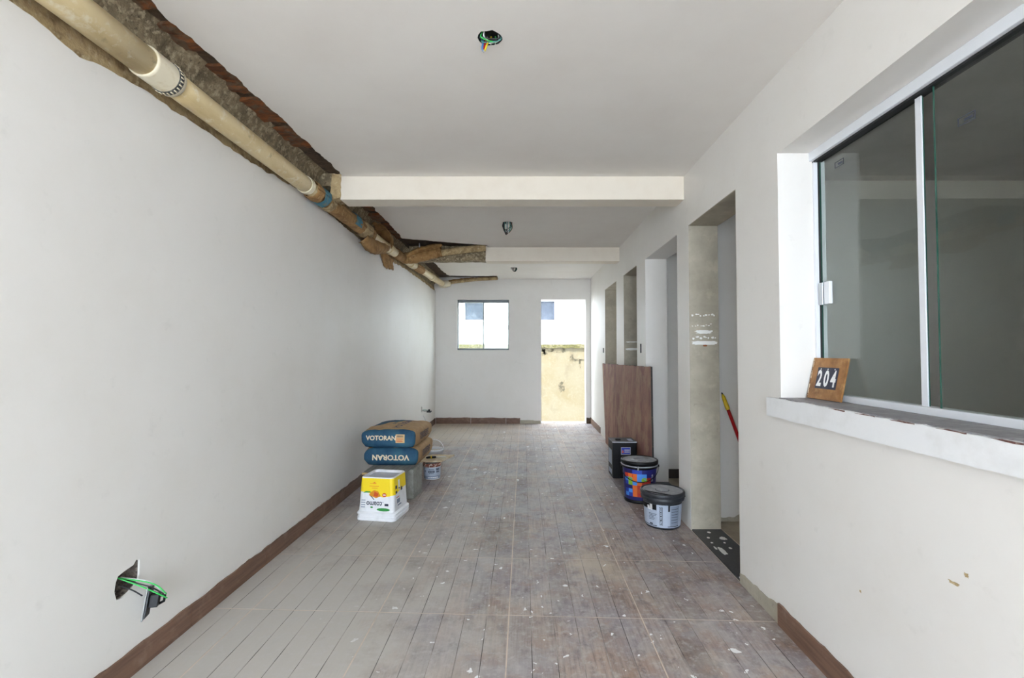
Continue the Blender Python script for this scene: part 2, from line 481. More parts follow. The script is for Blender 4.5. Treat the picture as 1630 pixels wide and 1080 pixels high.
# ---------------------------------------------------------------- floor
fl = MB().box((-1.62, FRONT, -.06), (1.36, FAR + .15, -.0008)).build('floor', 'grout')
struct(fl)
E1, E2 = Vector((.5995, -.0255)), Vector((.0025, .595))
O = Vector((-.057, 2.183))
def tile_mesh(a0, a1, b0=0.0, b1=1.0):
    mb = MB()
    g = .0028 / .6
    a0 += g; a1 -= g; b0 += g; b1 -= g
    cuts = [a0]
    for k in range(1, 6):
        q = k / 6
        if a0 + .01 < q < a1 - .01:
            cuts += [q - .0024, q + .0024]
    cuts.append(a1)
    def P(a, b, z):
        p = E1 * a + E2 * b
        return (p.x, p.y, z)
    for i in range(len(cuts) - 1):
        q0, q1 = cuts[i], cuts[i + 1]
        if i % 2 == 0:
            mb.add([P(q0, b0, 0), P(q1, b0, 0), P(q1, b1, 0), P(q0, b1, 0)], [(0, 1, 2, 3)], 0)
        else:
            qm = (q0 + q1) / 2
            z = -.0006
            mb.add([P(q0, b0, 0), P(qm, b0, z), P(q1, b0, 0), P(q1, b1, 0), P(qm, b1, z), P(q0, b1, 0)], [(0, 1, 4, 5), (1, 2, 3, 4)], 1)
    for (p, q) in (((a0, b0), (a1, b0)), ((a1, b0), (a1, b1)), ((a1, b1), (a0, b1)), ((a0, b1), (a0, b0))):
        mb.add([P(*p, 0), P(*p, -.004), P(*q, -.004), P(*q, 0)], [(0, 1, 2, 3)], 0)
    o = mb.build('tile', ['floor', 'groove'], None, fixn=False)
    me = o.data
    bpy.data.objects.remove(o)
    return me
full, leftm = tile_mesh(0, 1), tile_mesh(.67, 1)
lastm, lastl = tile_mesh(0, 1, 0, .9), tile_mesh(.67, 1, 0, .72)
for j in range(-8, 10):
    for i in range(-3, 2):
        me = leftm if i == -3 else full
        if j == 9:
            me = lastl if i == -3 else lastm
        t = bpy.data.objects.new('tile', me)
        C.objects.link(t)
        p = O + E1 * i + E2 * j
        t.location = (p.x, p.y, 0)
        t.parent = fl

# ---------------------------------------------------------------- ceiling
LAMPS = [(-.124, 1.826, .05), (-.132, 4.483, .05), (-.111, 6.905, .05)]
left_edge = [(-.386, FAR + .1), (-.386, 7.62), (-.75, 7.64), (-1.17, 7.60), (-1.21, 7.2), (-1.205, 6.6), (-1.25, 5.9), (-1.27, 5.62), (-.40, 5.60), (-.394, 5.44), (-.916, 5.254), (-1.30, 5.10),
             (-1.285, 4.8), (-1.275, 4.3), (-1.26, 3.7), (-1.255, 3.25), (-1.268, 2.76), (-1.277, 2.42), (-1.283, 2.2), (-1.296, 1.95), (-1.308, 1.8), (-1.322, 1.69), (-1.29, 1.6), (-1.30, 1.0), (-1.30, FRONT)]
outer = [(1.32, FRONT), (1.32, FAR + .1)] + rag(left_edge, .022, .016, 2.0)
holes = []
for (x, y, r) in LAMPS:
    h = []
    for k in range(14):
        a = 2 * math.pi * k / 14
        q = r * (1 + .16 * noise.noise(Vector((math.cos(a) * 2 + x, math.sin(a) * 2 + y, 0))))
        h.append((x + q * math.cos(a), y + q * .92 * math.sin(a)))
    holes.append(h)
ceil = struct(slab('ceiling', outer, holes, lambda a, b, t: (a, b, t), CEIL, CEIL + .03, 'ceil'))
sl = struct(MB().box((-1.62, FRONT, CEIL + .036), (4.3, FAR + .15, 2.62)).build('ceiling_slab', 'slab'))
struct(MB().box((-1.75, FRONT, 2.62), (4.45, FAR + .2, 2.75)).build('roof', 'roof'))
# hollow clay blocks left showing where the ceiling plaster was hacked off
BR = []
y = .7
while y < 5.2:
    ln = rg.uniform(.14, .27)
    if not (3.2 < y + ln and y < 3.5):
        x0 = -1.415 + rg.uniform(-.01, .015); x1 = -1.24 + rg.uniform(-.01, .02)
        z = CEIL + .036
        z1 = z - rg.uniform(.006, .018)
        sk = rg.uniform(-.02, .02)
        BR.append((x0, x1, y, y + ln, z1, z + .012))
    y += ln + rg.uniform(.03, .16)

# ---------------------------------------------------------------- beams
bm1 = struct(slab('ceiling_beam', rag([(-1.276, BBOT), (-1.268, CEIL + .02)], .012, .012, 5) + [(1.25, CEIL + .02), (1.25, BBOT)], [], lambda a, b, t: (a, B1[0] + t, b), 0, B1[1] - B1[0], 'beam'))
def rough_box(name, a, b, m, parent, amp=.008, step=.02, seed=1.0):
    bm = bmesh.new()
    bmesh.ops.create_cube(bm, size=1)
    sz = [b[i] - a[i] for i in range(3)]
    for v in bm.verts:
        v.co = Vector([a[i] + (v.co[i] + .5) * sz[i] for i in range(3)])
    L = max(sz)
    for ax in range(3):
        n = min(60, int(sz[ax] / step))
        for k in range(1, n):
            co = Vector((0, 0, 0)); co[ax] = a[ax] + sz[ax] * k / n
            no = Vector((0, 0, 0)); no[ax] = 1
            bmesh.ops.bisect_plane(bm, geom=bm.verts[:] + bm.edges[:] + bm.faces[:], plane_co=co, plane_no=no)
    for v in bm.verts:
        q = v.co * 11 + Vector((seed, seed, 0))
        v.co += noise.noise_vector(q) * amp + noise.noise_vector(v.co * 40) * amp * .6
    me = bpy.data.meshes.new(name); bm.to_mesh(me); bm.free()
    me.materials.append(M[m])
    o = bpy.data.objects.new(name, me); C.objects.link(o); o.parent = parent
    return o
for k, (x0, x1, ya, yb, za, zb) in enumerate(BR):
    rough_box('brick', (x0, ya, za), (x1, yb, zb), 'brick', sl, .012, .03, k * 2.3)
e = rough_box('broken_beam_end', (-1.345, B1[0] + .008, BBOT + .012), (-1.262, B1[1] - .008, CEIL + .02), 'mortar', bm1, .009)
e['label'] = 'bare hacked mortar end of the beam'
e = rough_box('beam_stub', (-1.50, B1[0] + .01, 2.37), (-1.34, B1[1] - .01, CEIL + .02), 'roughconc', bm1, .01)
bm2 = struct(slab('ceiling_beam', rag([(-.423, BBOT), (-.42, CEIL + .02)], .012, .008, 9) + [(1.25, CEIL + .02), (1.25, BBOT)], [], lambda a, b, t: (a, B2[0] + t, b), 0, B2[1] - B2[0], 'beam'))
e = rough_box('bare_beam_face', (-1.33, B2[0] + .012, BBOT + .01), (-.42, B2[1] - .01, CEIL + .02), 'roughconc', bm2, .008, .035)
e['label'] = 'stripped rough concrete stretch of the beam'

# ---------------------------------------------------------------- left wall
top_pts = [(FAR, 2.235), (7.74, 2.228), (6.8, 2.24), (5.7, 2.237), (5.0, 2.20), (4.4, 2.20), (4.0, 2.222), (3.4, 2.25), (3.08, 2.26), (2.6, 2.225), (2.24, 2.215), (1.82, 2.208), (1.47, 2.175), (1.32, 2.20), (.6, 2.20), (FRONT, 2.20)]
outer = [(FRONT, 0), (FAR, 0)] + rag(top_pts, .025, .018, 4.0)
hole1 = [(1.703, .345), (1.708, .376), (1.717, .394), (1.745, .400), (1.784, .404), (1.798, .420), (1.812, .412), (1.812, .36), (1.808, .336), (1.79, .325), (1.762, .313), (1.735, .307), (1.712, .312)]
lin = [(1.7585 + (a - 1.7585) * .975, .36 + (b - .36) * .975) for a, b in hole1]
hole2 = [(6.845, .325), (6.845, .405), (6.90, .41), (6.905, .33)]
struct(slab('wall_left', outer, [hole1, hole2], lambda a, b, t: (XL - t, a, b), 0, .05, 'wall'))
mb = MB()
for t in (.006, .047):
    mb.v += [(XL - t + (.004 * noise.noise(Vector((a * 90, b * 90, t))) if t > .01 else 0), a, b) for a, b in lin]
nl = len(lin)
mb.f = [[i, (i + 1) % nl, nl + (i + 1) % nl, nl + i] for i in range(nl)] + [list(range(nl, 2 * nl))]
mb.m = [0] * len(mb.f); mb.smooth = [False] * len(mb.f)
wl_ = [o for o in C.objects if o.name == 'wall_left'][0]
mb.build('hacked_recess', 'recess', wl_)
struct(MB().box((-1.66, FRONT, -.05), (-1.502, FAR + .15, 2.62)).build('wall_left_masonry', 'mortar'))
# hacked out corner above the wall plaster: profile swept along the wall
prof = [(-1.49, 2.17), (-1.472, 2.20), (-1.470, 2.25), (-1.476, 2.30), (-1.474, 2.345), (-1.455, 2.375), (-1.438, 2.41), (-1.42, 2.45), (-1.40, 2.468), (-1.385, 2.48)]
mb = MB()
NY = 420
ys = [FRONT + (FAR - FRONT) * k / NY for k in range(NY + 1)]
vs = []
for yy in ys:
    for i, (px, pz) in enumerate(prof):
        d = noise.noise_vector(Vector((px * 14, yy * 9, pz * 14))) * .011 + noise.noise_vector(Vector((px * 50, yy * 45, pz * 50))) * .005
        vs.append((px + d.x, yy, pz + d.z))
n = len(prof)
fs = []; mi = []
for k in range(NY):
    for i in range(n - 1):
        fs.append((k * n + i, (k + 1) * n + i, (k + 1) * n + i + 1, k * n + i + 1)); mi.append(0 if i < 3 else 1)
for f, q in zip(fs, mi):
    pass
mb.v = vs; mb.f = [list(f) for f in fs]; mb.m = mi; mb.smooth = [True] * len(fs)
struct(mb.build('wall_left_chase', ['mortar', 'roughconc'], None, fixn=False), 'rough mortar and concrete channel hacked open above the left wall')

# ---------------------------------------------------------------- far wall
wx0, wx1, wz0, wz1 = -1.084, -.212, 1.237, 2.087
dx0, dx1 = .33, 1.09
outer = [(-1.5, 0), (dx0, 0), (dx0, 2.092), (dx1, 2.092), (dx1, 0), (1.4, 0), (1.4, CEIL + .03), (-1.5, CEIL + .03)]
struct(slab('wall_far', outer, [[(wx0, wz0), (wx1, wz0), (wx1, wz1), (wx0, wz1)]], lambda a, b, t: (a, FAR + t, b), 0, .15, 'wall'))

# ---------------------------------------------------------------- right wall
outer = [(FRONT, 0)]
for (a, b) in DOORS:
    outer += [(a, 0), (a, DTOP), (b, DTOP), (b, 0)]
outer += [(FAR + .1, 0), (FAR + .1, CEIL + .03), (FRONT, CEIL + .03)]
sw = [(4.525, 1.192, 4.575, 1.282), (6.66, 1.19, 6.74, 1.262)]
hs = [[(WIN[0], WIN[2]), (WIN[1], WIN[2]), (WIN[1], WIN[3]), (WIN[0], WIN[3])]] + [[(a, b), (c, b), (c, d), (a, d)] for a, b, c, d in sw]
struct(slab('wall_right', outer, hs, lambda a, b, t: (xr(a, t), a, b), 0, .2, 'wall'))

wr_ = [o for o in C.objects if o.name == 'wall_right'][0]
SCR = [(1.25, .595, .014, .004, 1.0), (1.215, .632, .006, .005, 2.0), (1.60, .40, .004, .004, 3.0)]
# rooms behind the right wall
def wallbox(name, a, b, m='room'):
    return struct(MB().box(a, b).build(name, m))
wallbox('wall_room_front', (1.33, FRONT - .12, -.05), (4.35, FRONT, 2.62))
struct(slab('wall_room_partition', rag([(1.345, .035), (1.45, .028), (1.51, .03), (1.55, .06), (1.8, .05), (4.2, .05)], .02, .012, 3) + [(4.2, 2.47), (1.345, 2.47)], [], lambda a, b, t: (a, 3.37 + t, b), 0, .08, 'wall'))
wallbox('wall_room_plinth', (1.345, 3.378, -.04), (4.2, 3.44, .08), 'concrete')
wallbox('wall_hall_partition', (1.355, 4.53, -.05), (4.2, 4.62, 2.47), 'wall')
wallbox('wall_hall_skirting', (1.358, 4.518, 0), (4.2, 4.53, .085), 'darktile')
wallbox('wall_back_partition', (1.36, 5.42, -.05), (4.2, 5.52, 2.47))
def win_wall(name, y0, y1, a0, a1, b0=1.0):  # outer wall out of view; its window opening is added and sized for room light
    o = [(y0, -.05), (y1, -.05), (y1, 2.62), (y0, 2.62)]
    return struct(slab(name, o, [[(a0, b0), (a1, b0), (a1, 2.1), (a0, 2.1)]], lambda a, b, t: (4.2 + t, a, b), 0, .15, 'room'))
win_wall('wall_room_side', FRONT, 3.46, -.2, .35, 1.6)
win_wall('wall_hall_side', 3.46, 5.47, 3.6, 3.9, 1.6)
win_wall('wall_back_side', 5.47, FAR + .15, 5.9, 7.3)
wallbox('wall_back_end', (1.36, FAR, -.05), (4.2, FAR + .15, 2.62))
struct(MB().box((1.33, FRONT, CEIL), (4.2, FAR, CEIL + .033)).build('ceiling_rooms', 'room'))
struct(MB().box((1.334, FRONT, -.06), (4.2, FAR + .1, -.002)).build('floor_rooms', 'beigefloor'))

# ---------------------------------------------------------------- door openings: jamb render, lintels, thresholds
def door(n, a, b, m, thr):
    d = struct(empty('door_%d' % n, (0, 0, 0)))
    def jamb(yq, s):
        x0 = xr(yq, .001); x1 = xr(yq, .2)
        bmq = MB().box((x0, yq - .004 if s < 0 else yq, 0), (x1, yq if s < 0 else yq + .004, DTOP)).build('jamb', m, d)
        return bmq
    jamb(b, -1); jamb(a, 1)
    MB().hexa([(xr(a, .001), a, DTOP - .004), (xr(a, .2), a, DTOP - .004), (xr(b, .2), b, DTOP - .004), (xr(b, .001), b, DTOP - .004)],
              [(xr(a, .001), a, DTOP), (xr(a, .2), a, DTOP), (xr(b, .2), b, DTOP), (xr(b, .001), b, DTOP)]).build('lintel', 'concrete' if m == 'concrete' else 'wall', d)
    MB().hexa([(xr(a, .004), a + .004, -.01), (xr(a, .2), a + .004, -.01), (xr(b, .2), b - .004, -.01), (xr(b, .004), b - .004, -.01)],
              [(xr(a, .004), a + .004, .008), (xr(a, .2), a + .004, .008), (xr(b, .2), b - .004, .008), (xr(b, .004), b - .004, .008)]).build('threshold', thr, d)
    return d
d1 = door(1, *DOORS[0], 'concrete', 'granite')
d2 = door(2, *DOORS[1], 'wall', 'granite')
d3 = door(3, *DOORS[2], 'concrete', 'granite')
d4 = door(4, *DOORS[3], 'concrete', 'granite')
# torn paint on the raw jambs and drips on the nearest threshold
def ragged_patch(name, c, hw, hh, fmap, m, parent, seed, n=36, rough=.35):
    pts = []
    for k in range(n):
        a = 2 * math.pi * k / n
        q = 1 + rough * noise.noise(Vector((math.cos(a) * 3 + seed, math.sin(a) * 3, seed))) + rough * .6 * noise.noise(Vector((math.cos(a) * 11, math.sin(a) * 11 + seed, 1)))
        sx_ = abs(math.cos(a)) ** .6 * math.copysign(1, math.cos(a)); sy_ = abs(math.sin(a)) ** .6 * math.copysign(1, math.sin(a))
        pts.append((c[0] + hw * sx_ * q, c[1] + hh * sy_ * q))
    return slab(name, pts, [], fmap, 0, .0012, m, parent)
yj = DOORS[0][1] - .0041
fj = lambda a, b, t: (a, yj - t, b)
ragged_patch('paint_patch', (1.243, 1.338), .055, .012, fj, 'paintwhite', d1, 1.0)
ragged_patch('paint_patch', (1.245, 1.263), .085, .013, fj, 'paintwhite', d1, 2.0, rough=.25)
for zz, hh, k0 in ((1.452, .006, 9), (1.385, .004, 8), (1.300, .006, 9)):
    for k in range(k0):
        ragged_patch('paint_fleck', (1.17 + .018 * k + rg.uniform(-.006, .006), zz + rg.uniform(-.008, .008)), rg.uniform(.004, .009), rg.uniform(.5, 1.2) * hh, fj, 'paintwhite', d1, k + zz, 12)
ragged_patch('bare_brick_chip', (1.25, 1.245), .013, .006, lambda a, b, t: (a, yj - .001 - t, b), 'brick', d1, 5.0, 12)
yj3 = DOORS[2][1] - .0041
f3 = lambda a, b, t: (a, yj3 - t, b)
ragged_patch('paint_patch', (1.25, 1.235), .075, .014, f3, 'paintwhite', d3, 6.0)
ragged_patch('paint_patch', (1.25, 1.315), .07, .006, f3, 'paintwhite', d3, 7.0, rough=.6)
ft = lambda a, b, t: (a, b, .0081 + t)
for (px, py, hw, hh) in ((1.205, 2.86, .014, .05), (1.29, 3.05, .02, .022), (1.24, 3.15, .011, .012), (1.32, 2.80, .010, .012), (1.30, 2.70, .012, .010), (1.27, 2.90, .008, .012), (1.20, 3.06, .008, .01), (1.29, 2.62, .008, .012), (1.16, 2.52, .01, .015), (1.27, 2.98, .006, .008), (1.19, 2.98, .007, .007), (1.31, 2.55, .005, .008), (1.18, 2.90, .006, .02)):
    ragged_patch('paint_splash', (px, py), hw, hh, ft, 'paintwhite', d1, px * 9 + py, 16)
for (a_, b_, hw, hh, sd) in SCR:
    ragged_patch('plaster_scratch', (a_, b_), hw, hh, lambda p, q, t: (xr(p, -t * .4), p, q), 'mortar', wr_, sd, 20, .8)
# raw edges: broken plaster at the foot of wall between the two nearest openings
for (a, b) in ((2.115, 2.484),):
    struct(slab('trim_1', [(a, 0), (b, 0)] + rag([(b, .05), (2.35, .06), (2.2, .075), (a, .085)], .02, .012, 8), [], lambda p, q, t: (xr(p, -t), p, q), -.001, .004, 'concrete'), 'bare mortar strip where the skirting is missing')

# ---------------------------------------------------------------- skirting
def skirt(name, pieces, fmap, th, m='basetile', seed=0.0, h=.095):
    s_ = struct(empty(name))
    for k, (a, b, hh) in enumerate(pieces):
        hh = hh or h
        top = rag([(b - .002, hh), (a + .002, hh)], .03, .008, seed + k * 1.7)
        slab('skirting_tile', [(a + .002, 0.0005), (b - .002, 0.0005)] + top, [], fmap, 0, th, m, s_)
    return s_
pcs = []
y = -2.74
while y < FAR - .05:
    pcs.append((y, min(y + .6, FAR - .002), None)); y += .6
skirt('baseboard_left', [(a + .03, min(b + .03, FAR - .01), h) for a, b, h in pcs], lambda a, b, t: (XL + .001 + t, a, b), .009, seed=1)
skirt('baseboard_far', [(-1.436, -.85, .1), (-.85, -.26, .098), (-.26, -.02, .094)], lambda a, b, t: (a, FAR - .001 - t, b), .009, seed=4)
struct(slab('trim_2', [(-.02, 0), (.32, 0)] + rag([(.32, .05), (.1, .06), (-.02, .062)], .02, .008, 2), [], lambda a, b, t: (a, FAR - t, b), 0, .008, 'concrete'), 'low bare mortar strip beside the far doorway')
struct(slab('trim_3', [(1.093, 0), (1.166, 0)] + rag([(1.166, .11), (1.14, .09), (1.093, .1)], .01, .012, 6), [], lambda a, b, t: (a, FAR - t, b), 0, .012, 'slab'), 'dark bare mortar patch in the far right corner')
skirt('baseboard_right', [(-2.69, -2.09, None), (-2.09, -1.49, None), (-1.49, -.89, None), (-.89, -.29, None), (-.29, .31, None), (.31, .91, None), (.91, 1.51, None), (1.51, 2.11, None), (6.98, 7.45, None), (7.45, 7.93, None)], lambda a, b, t: (xr(a, -.001 - t), a, b), .009, seed=7)

# ---------------------------------------------------------------- window in the right wall
w1 = struct(empty('window_1'))
def rbox(name, y0, y1, o0, o1, z0, z1, m, parent, bevel=0):
    return MB().hexa([(xr(y0, o0), y0, z0), (xr(y0, o1), y0, z0), (xr(y1, o1), y1, z0), (xr(y1, o0), y1, z0)],
                     [(xr(y0, o0), y0, z1), (xr(y0, o1), y0, z1), (xr(y1, o1), y1, z1), (xr(y1, o0), y1, z1)]).build(name, m, parent, bevel)
wy0, wy1, wz_0, wz_1 = WIN
sill = rbox('window_sill', wy0, wy1, -.012, .2, wz_0 - .02, wz_0 + .001, 'stone', w1)
rbox('top_rail', wy0, wy1, .135, .198, 2.044, wz_1, 'alu', w1, .002)
rbox('top_rail_seal', wy0, wy1, .150, .185, 2.036, 2.044, 'blackgap', w1)
rbox('bottom_rail', wy0, wy1, .150, .198, wz_0 + .001, 1.026, 'alu', w1, .002)
rbox('side_rail', wy1 - .012, wy1, .150, .198, 1.026, 2.044, 'alu', w1, .001)
rbox('side_rail', wy0, wy0 + .012, .150, .198, 1.026, 2.044, 'alu', w1, .001)
rbox('side_seal', wy1 - .016, wy1 - .012, .166, .176, 1.026, 2.04, 'blackgap', w1)
def pane(y0, y1, o, z0=1.02, z1=2.04):
    mb = MB()
    mb.box((0, y0, z0), (.006, y1, z1))
    mb.v = [(xr(v[1], o + v[0]), v[1], v[2]) for v in mb.v]
    mb.m = [1, 1, 1, 0, 1, 0]
    return mb.build('glass_pane', ['glass', 'glassedge'], w1)
pane(1.516, 2.048, .172)
pane(.92, 1.458, .158)
pane(.46, .96, .172)
rbox('sash_stile', 1.512, 1.536, .166, .171, 1.026, 2.04, 'alu', w1, .001)
lk = rbox('lock', 2.018, 2.046, .156, .1715, 1.405, 1.50, 'steel', w1, .002)
rbox('lock_clip', 1.974, 2.008, .156, .1715, 1.405, 1.50, 'alu', lk, .002)
def stamp(y0, z0):
    mb = MB()
    for (a, b, c, d) in ((0, 0, .055, .003), (0, .022, .055, .025), (0, 0, .003, .025), (.052, 0, .055, .025), (.02, .008, .048, .016)):
        mb.box((0, y0 - c, z0 + b), (.0006, y0 - a, z0 + d))
    mb.v = [(xr(v[1], .1572 if y0 < 1.45 else .171) - v[0], v[1], v[2]) for v in mb.v]
    return mb.build('glass_stamp', 'darkframe', w1)
stamp(1.375, 1.865); stamp(1.945, 1.965)
# raised white plaster band round the window and apron under the sill
fr = lambda a, b, t: (xr(a, -t), a, b)
struct(slab('trim_4', rag([(2.15, .916), (2.148, 2.082)], .03, .004, 1) + [(2.066, 2.083), (2.066, .998), (2.066, .916)], [], fr, -.001, .003, 'wall'), 'raised white plaster band beside the window')
ap = rag([(.3, .922), (2.15, .914)], .03, .004, 2) + rag([(2.15, .996), (1.9, .999), (1.2, .997), (.3, .996)], .018, .005, 3)
struct(slab('trim_5', ap, [], fr, -.001, .024, 'band'), 'thick white painted apron under the window sill')
for k in range(5):
    yy = 1.05 + k * .14 + rg.uniform(-.02, .02)
    slab('paint_chip', rag([(yy, .9955), (yy + .09, .9965)], .006, .0025, k) + [(yy + .05, .9995), (yy, .9985)], [], lambda a, b, t: (xr(a, -.0245 - t), a, b), 0, .001, 'chipbrown', w1)

# ---------------------------------------------------------------- window in the far wall
w2 = struct(empty('window_2'))
def fbox(name, x0, x1, y0, y1, z0, z1, m, parent, bevel=0):
    return MB().box((x0, FAR + y0, z0), (x1, FAR + y1, z1)).build(name, m, parent, bevel)
fbox('frame_head', wx0, wx1, .04, .12, wz1 - .045, wz1, 'framegrey', w2)
fbox('frame_foot', wx0, wx1, .04, .12, wz0, wz0 + .025, 'framegrey', w2)
fbox('frame_side', wx0, wx0 + .014, .04, .12, wz0, wz1, 'framegrey', w2)
fbox('frame_side', wx1 - .014, wx1, .04, .12, wz0, wz1, 'framegrey', w2)
fbox('mullion', -.652, -.636, .055, .075, wz0 + .025, wz1 - .045, 'framegrey', w2)
for x0, x1, yy in ((wx0 + .01, -.62, .08), (-.655, wx1 - .01, .06)):
    mb = MB().box((x0, FAR + yy, wz0 + .02), (x1, FAR + yy + .006, wz1 - .04))
    mb.m = [1, 1, 0, 1, 0, 1]
    mb.build('glass_pane', ['glass', 'glassedge'], w2)
fbox('lock', wx1 - .05, wx1 - .016, .05, .06, 1.58, 1.66, 'steel', w2, .002)

d5 = struct(empty('door_5'))
fbox('jamb', dx0 - .001, dx0 + .004, .0, .15, 0, 2.09, 'wall', d5)
fbox('jamb', dx1 - .004, dx1 + .001, .0, .15, 0, 2.09, 'wall', d5)
fbox('threshold', dx0, dx1, .09, .22, -.03, .006, 'band', d5)

# ---------------------------------------------------------------- outside
struct(MB().box((-14, -14, -.3), (14, FRONT, -.06)).build('ground_front', 'ground'))
struct(MB().box((-14, FAR + .15, -.35), (14, 16, -.22)).build('ground_yard', 'ground'))
yw = empty('yard_wall', (0, 9.2, -.22))
yw_l = [(-4, 0)] + [(6, 0)] + rag([(6, 1.555), (-4, 1.555)], .06, .01, 3)
slab('wall_face', yw_l, [], lambda a, b, t: (a, t, b), 0, .15, 'yardwall', yw)
slab('coping', rag([(-4, 1.50), (6, 1.50)], .03, .022, 6) + rag([(6, 1.578), (-4, 1.578)], .04, .012, 7), [], lambda a, b, t: (a, t, b), -.025, .17, 'moss', yw)
for (cx, cz, hw, hh, sd) in ((.50, 1.43, .1, .05, 1), (.72, 1.45, .14, .04, 2), (1.12, 1.27, .12, .02, 3), (.98, 1.33, .03, .08, 4), (1.14, 1.2, .02, .07, 5), (.78, .75, .06, .1, 6), (.42, 1.42, .05, .06, 8)):
    p_ = ragged_patch('damp_stain', (cx, cz), hw, hh, lambda a, b, t: (a, -.0005 - t, b), 'stain', yw, sd, 40, .7)
tag(yw, 'cream stained yard wall with mossy top outside the far doorway', 'wall')
bd = empty('neighbour_building', (0, 11.0, -.25))
fw = [(.42, 2.2, .775, 2.645), (-1.33, 2.2, -.87, 2.62)]
slab('facade', [(-9, 0), (9, 0), (9, 4.4), (-9, 4.4)], [[(a, b), (c, b), (c, d), (a, d)] for a, b, c, d in fw], lambda a, b, t: (a, t, b), 0, .25, 'facade', bd)
for a, b, c, d in fw:
    wf = MB().box((a, .06, b), (a + .022, .10, d)).box((c - .022, .06, b), (c, .10, d)).box((a, .06, b), (c, .10, b + .022)).box((a, .06, d - .022), (c, .10, d)).build('window_frame', 'darkframe', bd)
    MB().box((a + .02, .08, b + .02), (c - .02, .09, d - .02)).build('pane', 'shutter', wf)
    MB().box((a - .06, -.03, b - .045), (c + .06, .05, b)).build('window_ledge', 'facade', bd)
MB().box((-9, .25, 0), (9, 4, 4.4)).build('building_body', 'facade', bd)
tag(bd, 'bright white neighbouring building with small dark windows beyond the yard wall', 'building')

# ---------------------------------------------------------------- drain pipe with paper wrapping
pp = empty('drain_pipe', (-1.39, 1.8, 2.27))
def pw(o):   # keep world geometry under an offset parent
    o.matrix_parent_inverse = Matrix.Translation(-Vector(o.parent.location))
    return o
def pipe_c(y):
    if y < 4.9:
        return Vector((-1.39, y, 2.272 + .003 * (y - 1.4)))
    t = (y - 4.9) / 2.95
    return Vector((-1.39 + .085 * t, y, 2.283 + .05 * t))
def seg(name, y0, y1, r, m, rr=None, n=28):
    pts = [pipe_c(y0 + (y1 - y0) * k / 12) for k in range(13)]
    return pw(MB().tube(pts, rr or r, n).build(name, m, pp))
seg('pipe_length', FRONT, 1.76, .054, 'pipe')
sk = seg('socket', 1.70, 1.845, .060, 'pipewhite')
gk = seg('gasket_ring', 1.805, 1.828, .0625, 'rubber')
gk['label'] = 'dark ribbed gasket ring on the pipe socket'
for k in range(26):
    a = 2 * math.pi * k / 26
    c = pipe_c(1.8165)
    q = Vector((math.cos(a), 0, math.sin(a)))
    p0 = c + q * .0622
    pw(MB().tube([p0 + Vector((0, -.007, 0)), p0 + Vector((0, .007, 0))], .003, 6).build('gasket_rib', 'pipewhite', pp))
seg('pipe_length', 1.84, 3.02, .051, 'pipe')
seg('socket', 2.985, 3.03, .056, 'pipewhite')
seg('pipe_length', 3.0, 5.42, .047, 'pipe')
seg('pipe_length', 5.40, 7.85, .046, 'pipe')
for a, b in ((4.88, 5.0), (5.75, 5.9), (6.9, 7.05)):
    seg('coupling', a, b, .054, 'pipe')
def wrap(name, y0, y1, r, m, seed, amp=.008, a0=0, a1=2 * math.pi):
    ny, na = 22, 26
    vs = []; fs = []
    for i in range(ny + 1):
        yy = y0 + (y1 - y0) * i / ny
        for k in range(na + 1):
            a = a0 + (a1 - a0) * k / na
            aa = a if (a1 - a0) < 6.2 else a % (2 * math.pi)
            q = Vector((math.cos(aa), 0, math.sin(aa)))
            edge = (i == 0) * -1 + (i == ny) * 1
            d = r + amp * noise.noise(Vector((q.x * 3, yy * 14, q.z * 3 + seed))) + amp * .5 * noise.noise(Vector((q.x * 8, yy * 40, q.z * 8 + seed)))
            p = pipe_c(yy) + q * d
            p.y += edge * .025 * noise.noise(Vector((q.x * 4, seed, q.z * 4)))
            vs.append(p)
    w_ = na + 1
    for i in range(ny):
        for k in range(na):
            fs.append((i * w_ + k, i * w_ + k + 1, (i + 1) * w_ + k + 1, (i + 1) * w_ + k))
    o = pw(MB().add(vs, fs, 0, True).build(name, m, pp))
    md = o.modifiers.new('thick', 'SOLIDIFY'); md.thickness = .002
    return o
wrap('paper_wrap', 3.06, 4.32, .058, 'paper', 1)
wrap('paper_wrap', 3.10, 3.16, .063, 'paper', 2, .004)
o = wrap('printed_wrap', 3.17, 3.27, .064, 'paperblue', 3, .004); o['label'] = 'blue printed strip of sack paper'
wrap('paper_wrap', 3.29, 3.38, .062, 'mortar', 4, .006)
o = wrap('printed_wrap', 3.78, 3.92, .064, 'paperblue', 5, .006, -.7, 1.3); o['label'] = 'blue printed scrap of sack paper'
wrap('paper_wrap', 4.02, 4.2, .065, 'mortar', 6, .01)
wrap('paper_wrap', 5.1, 5.5, .054, 'paper', 8, .008)
wrap('paper_wrap', 5.95, 6.35, .052, 'paper', 9, .006)
def sheet(name, grid, m, seed, parent, amp=.012, sub=7):
    """bicubic-ish paper through a coarse grid of points, torn and creased"""
    rows = [bez(r, sub) for r in grid]
    nn = len(rows[0])
    cols = [bez([rows[i][k] for i in range(len(rows))], sub) for k in range(nn)]
    nr = len(cols[0])
    vs = []; fs = []
    for i in range(nr):
        for k in range(nn):
            p = cols[k][i].copy()
            e = 2.0 if (i in (0, nr - 1) or k in (0, nn - 1)) else 1.0
            p += noise.noise_vector(p * 22 + Vector((seed, 0, 0))) * amp * e
            vs.append(p)
    for i in range(nr - 1):
        for k in range(nn - 1):
            fs.append((i * nn + k, i * nn + k + 1, (i + 1) * nn + k + 1, (i + 1) * nn + k))
    o = MB().add(vs, fs, 0, True).build(name, m, parent)
    if parent:
        pw(o)
    md = o.modifiers.new('thick', 'SOLIDIFY'); md.thickness = .003
    return o
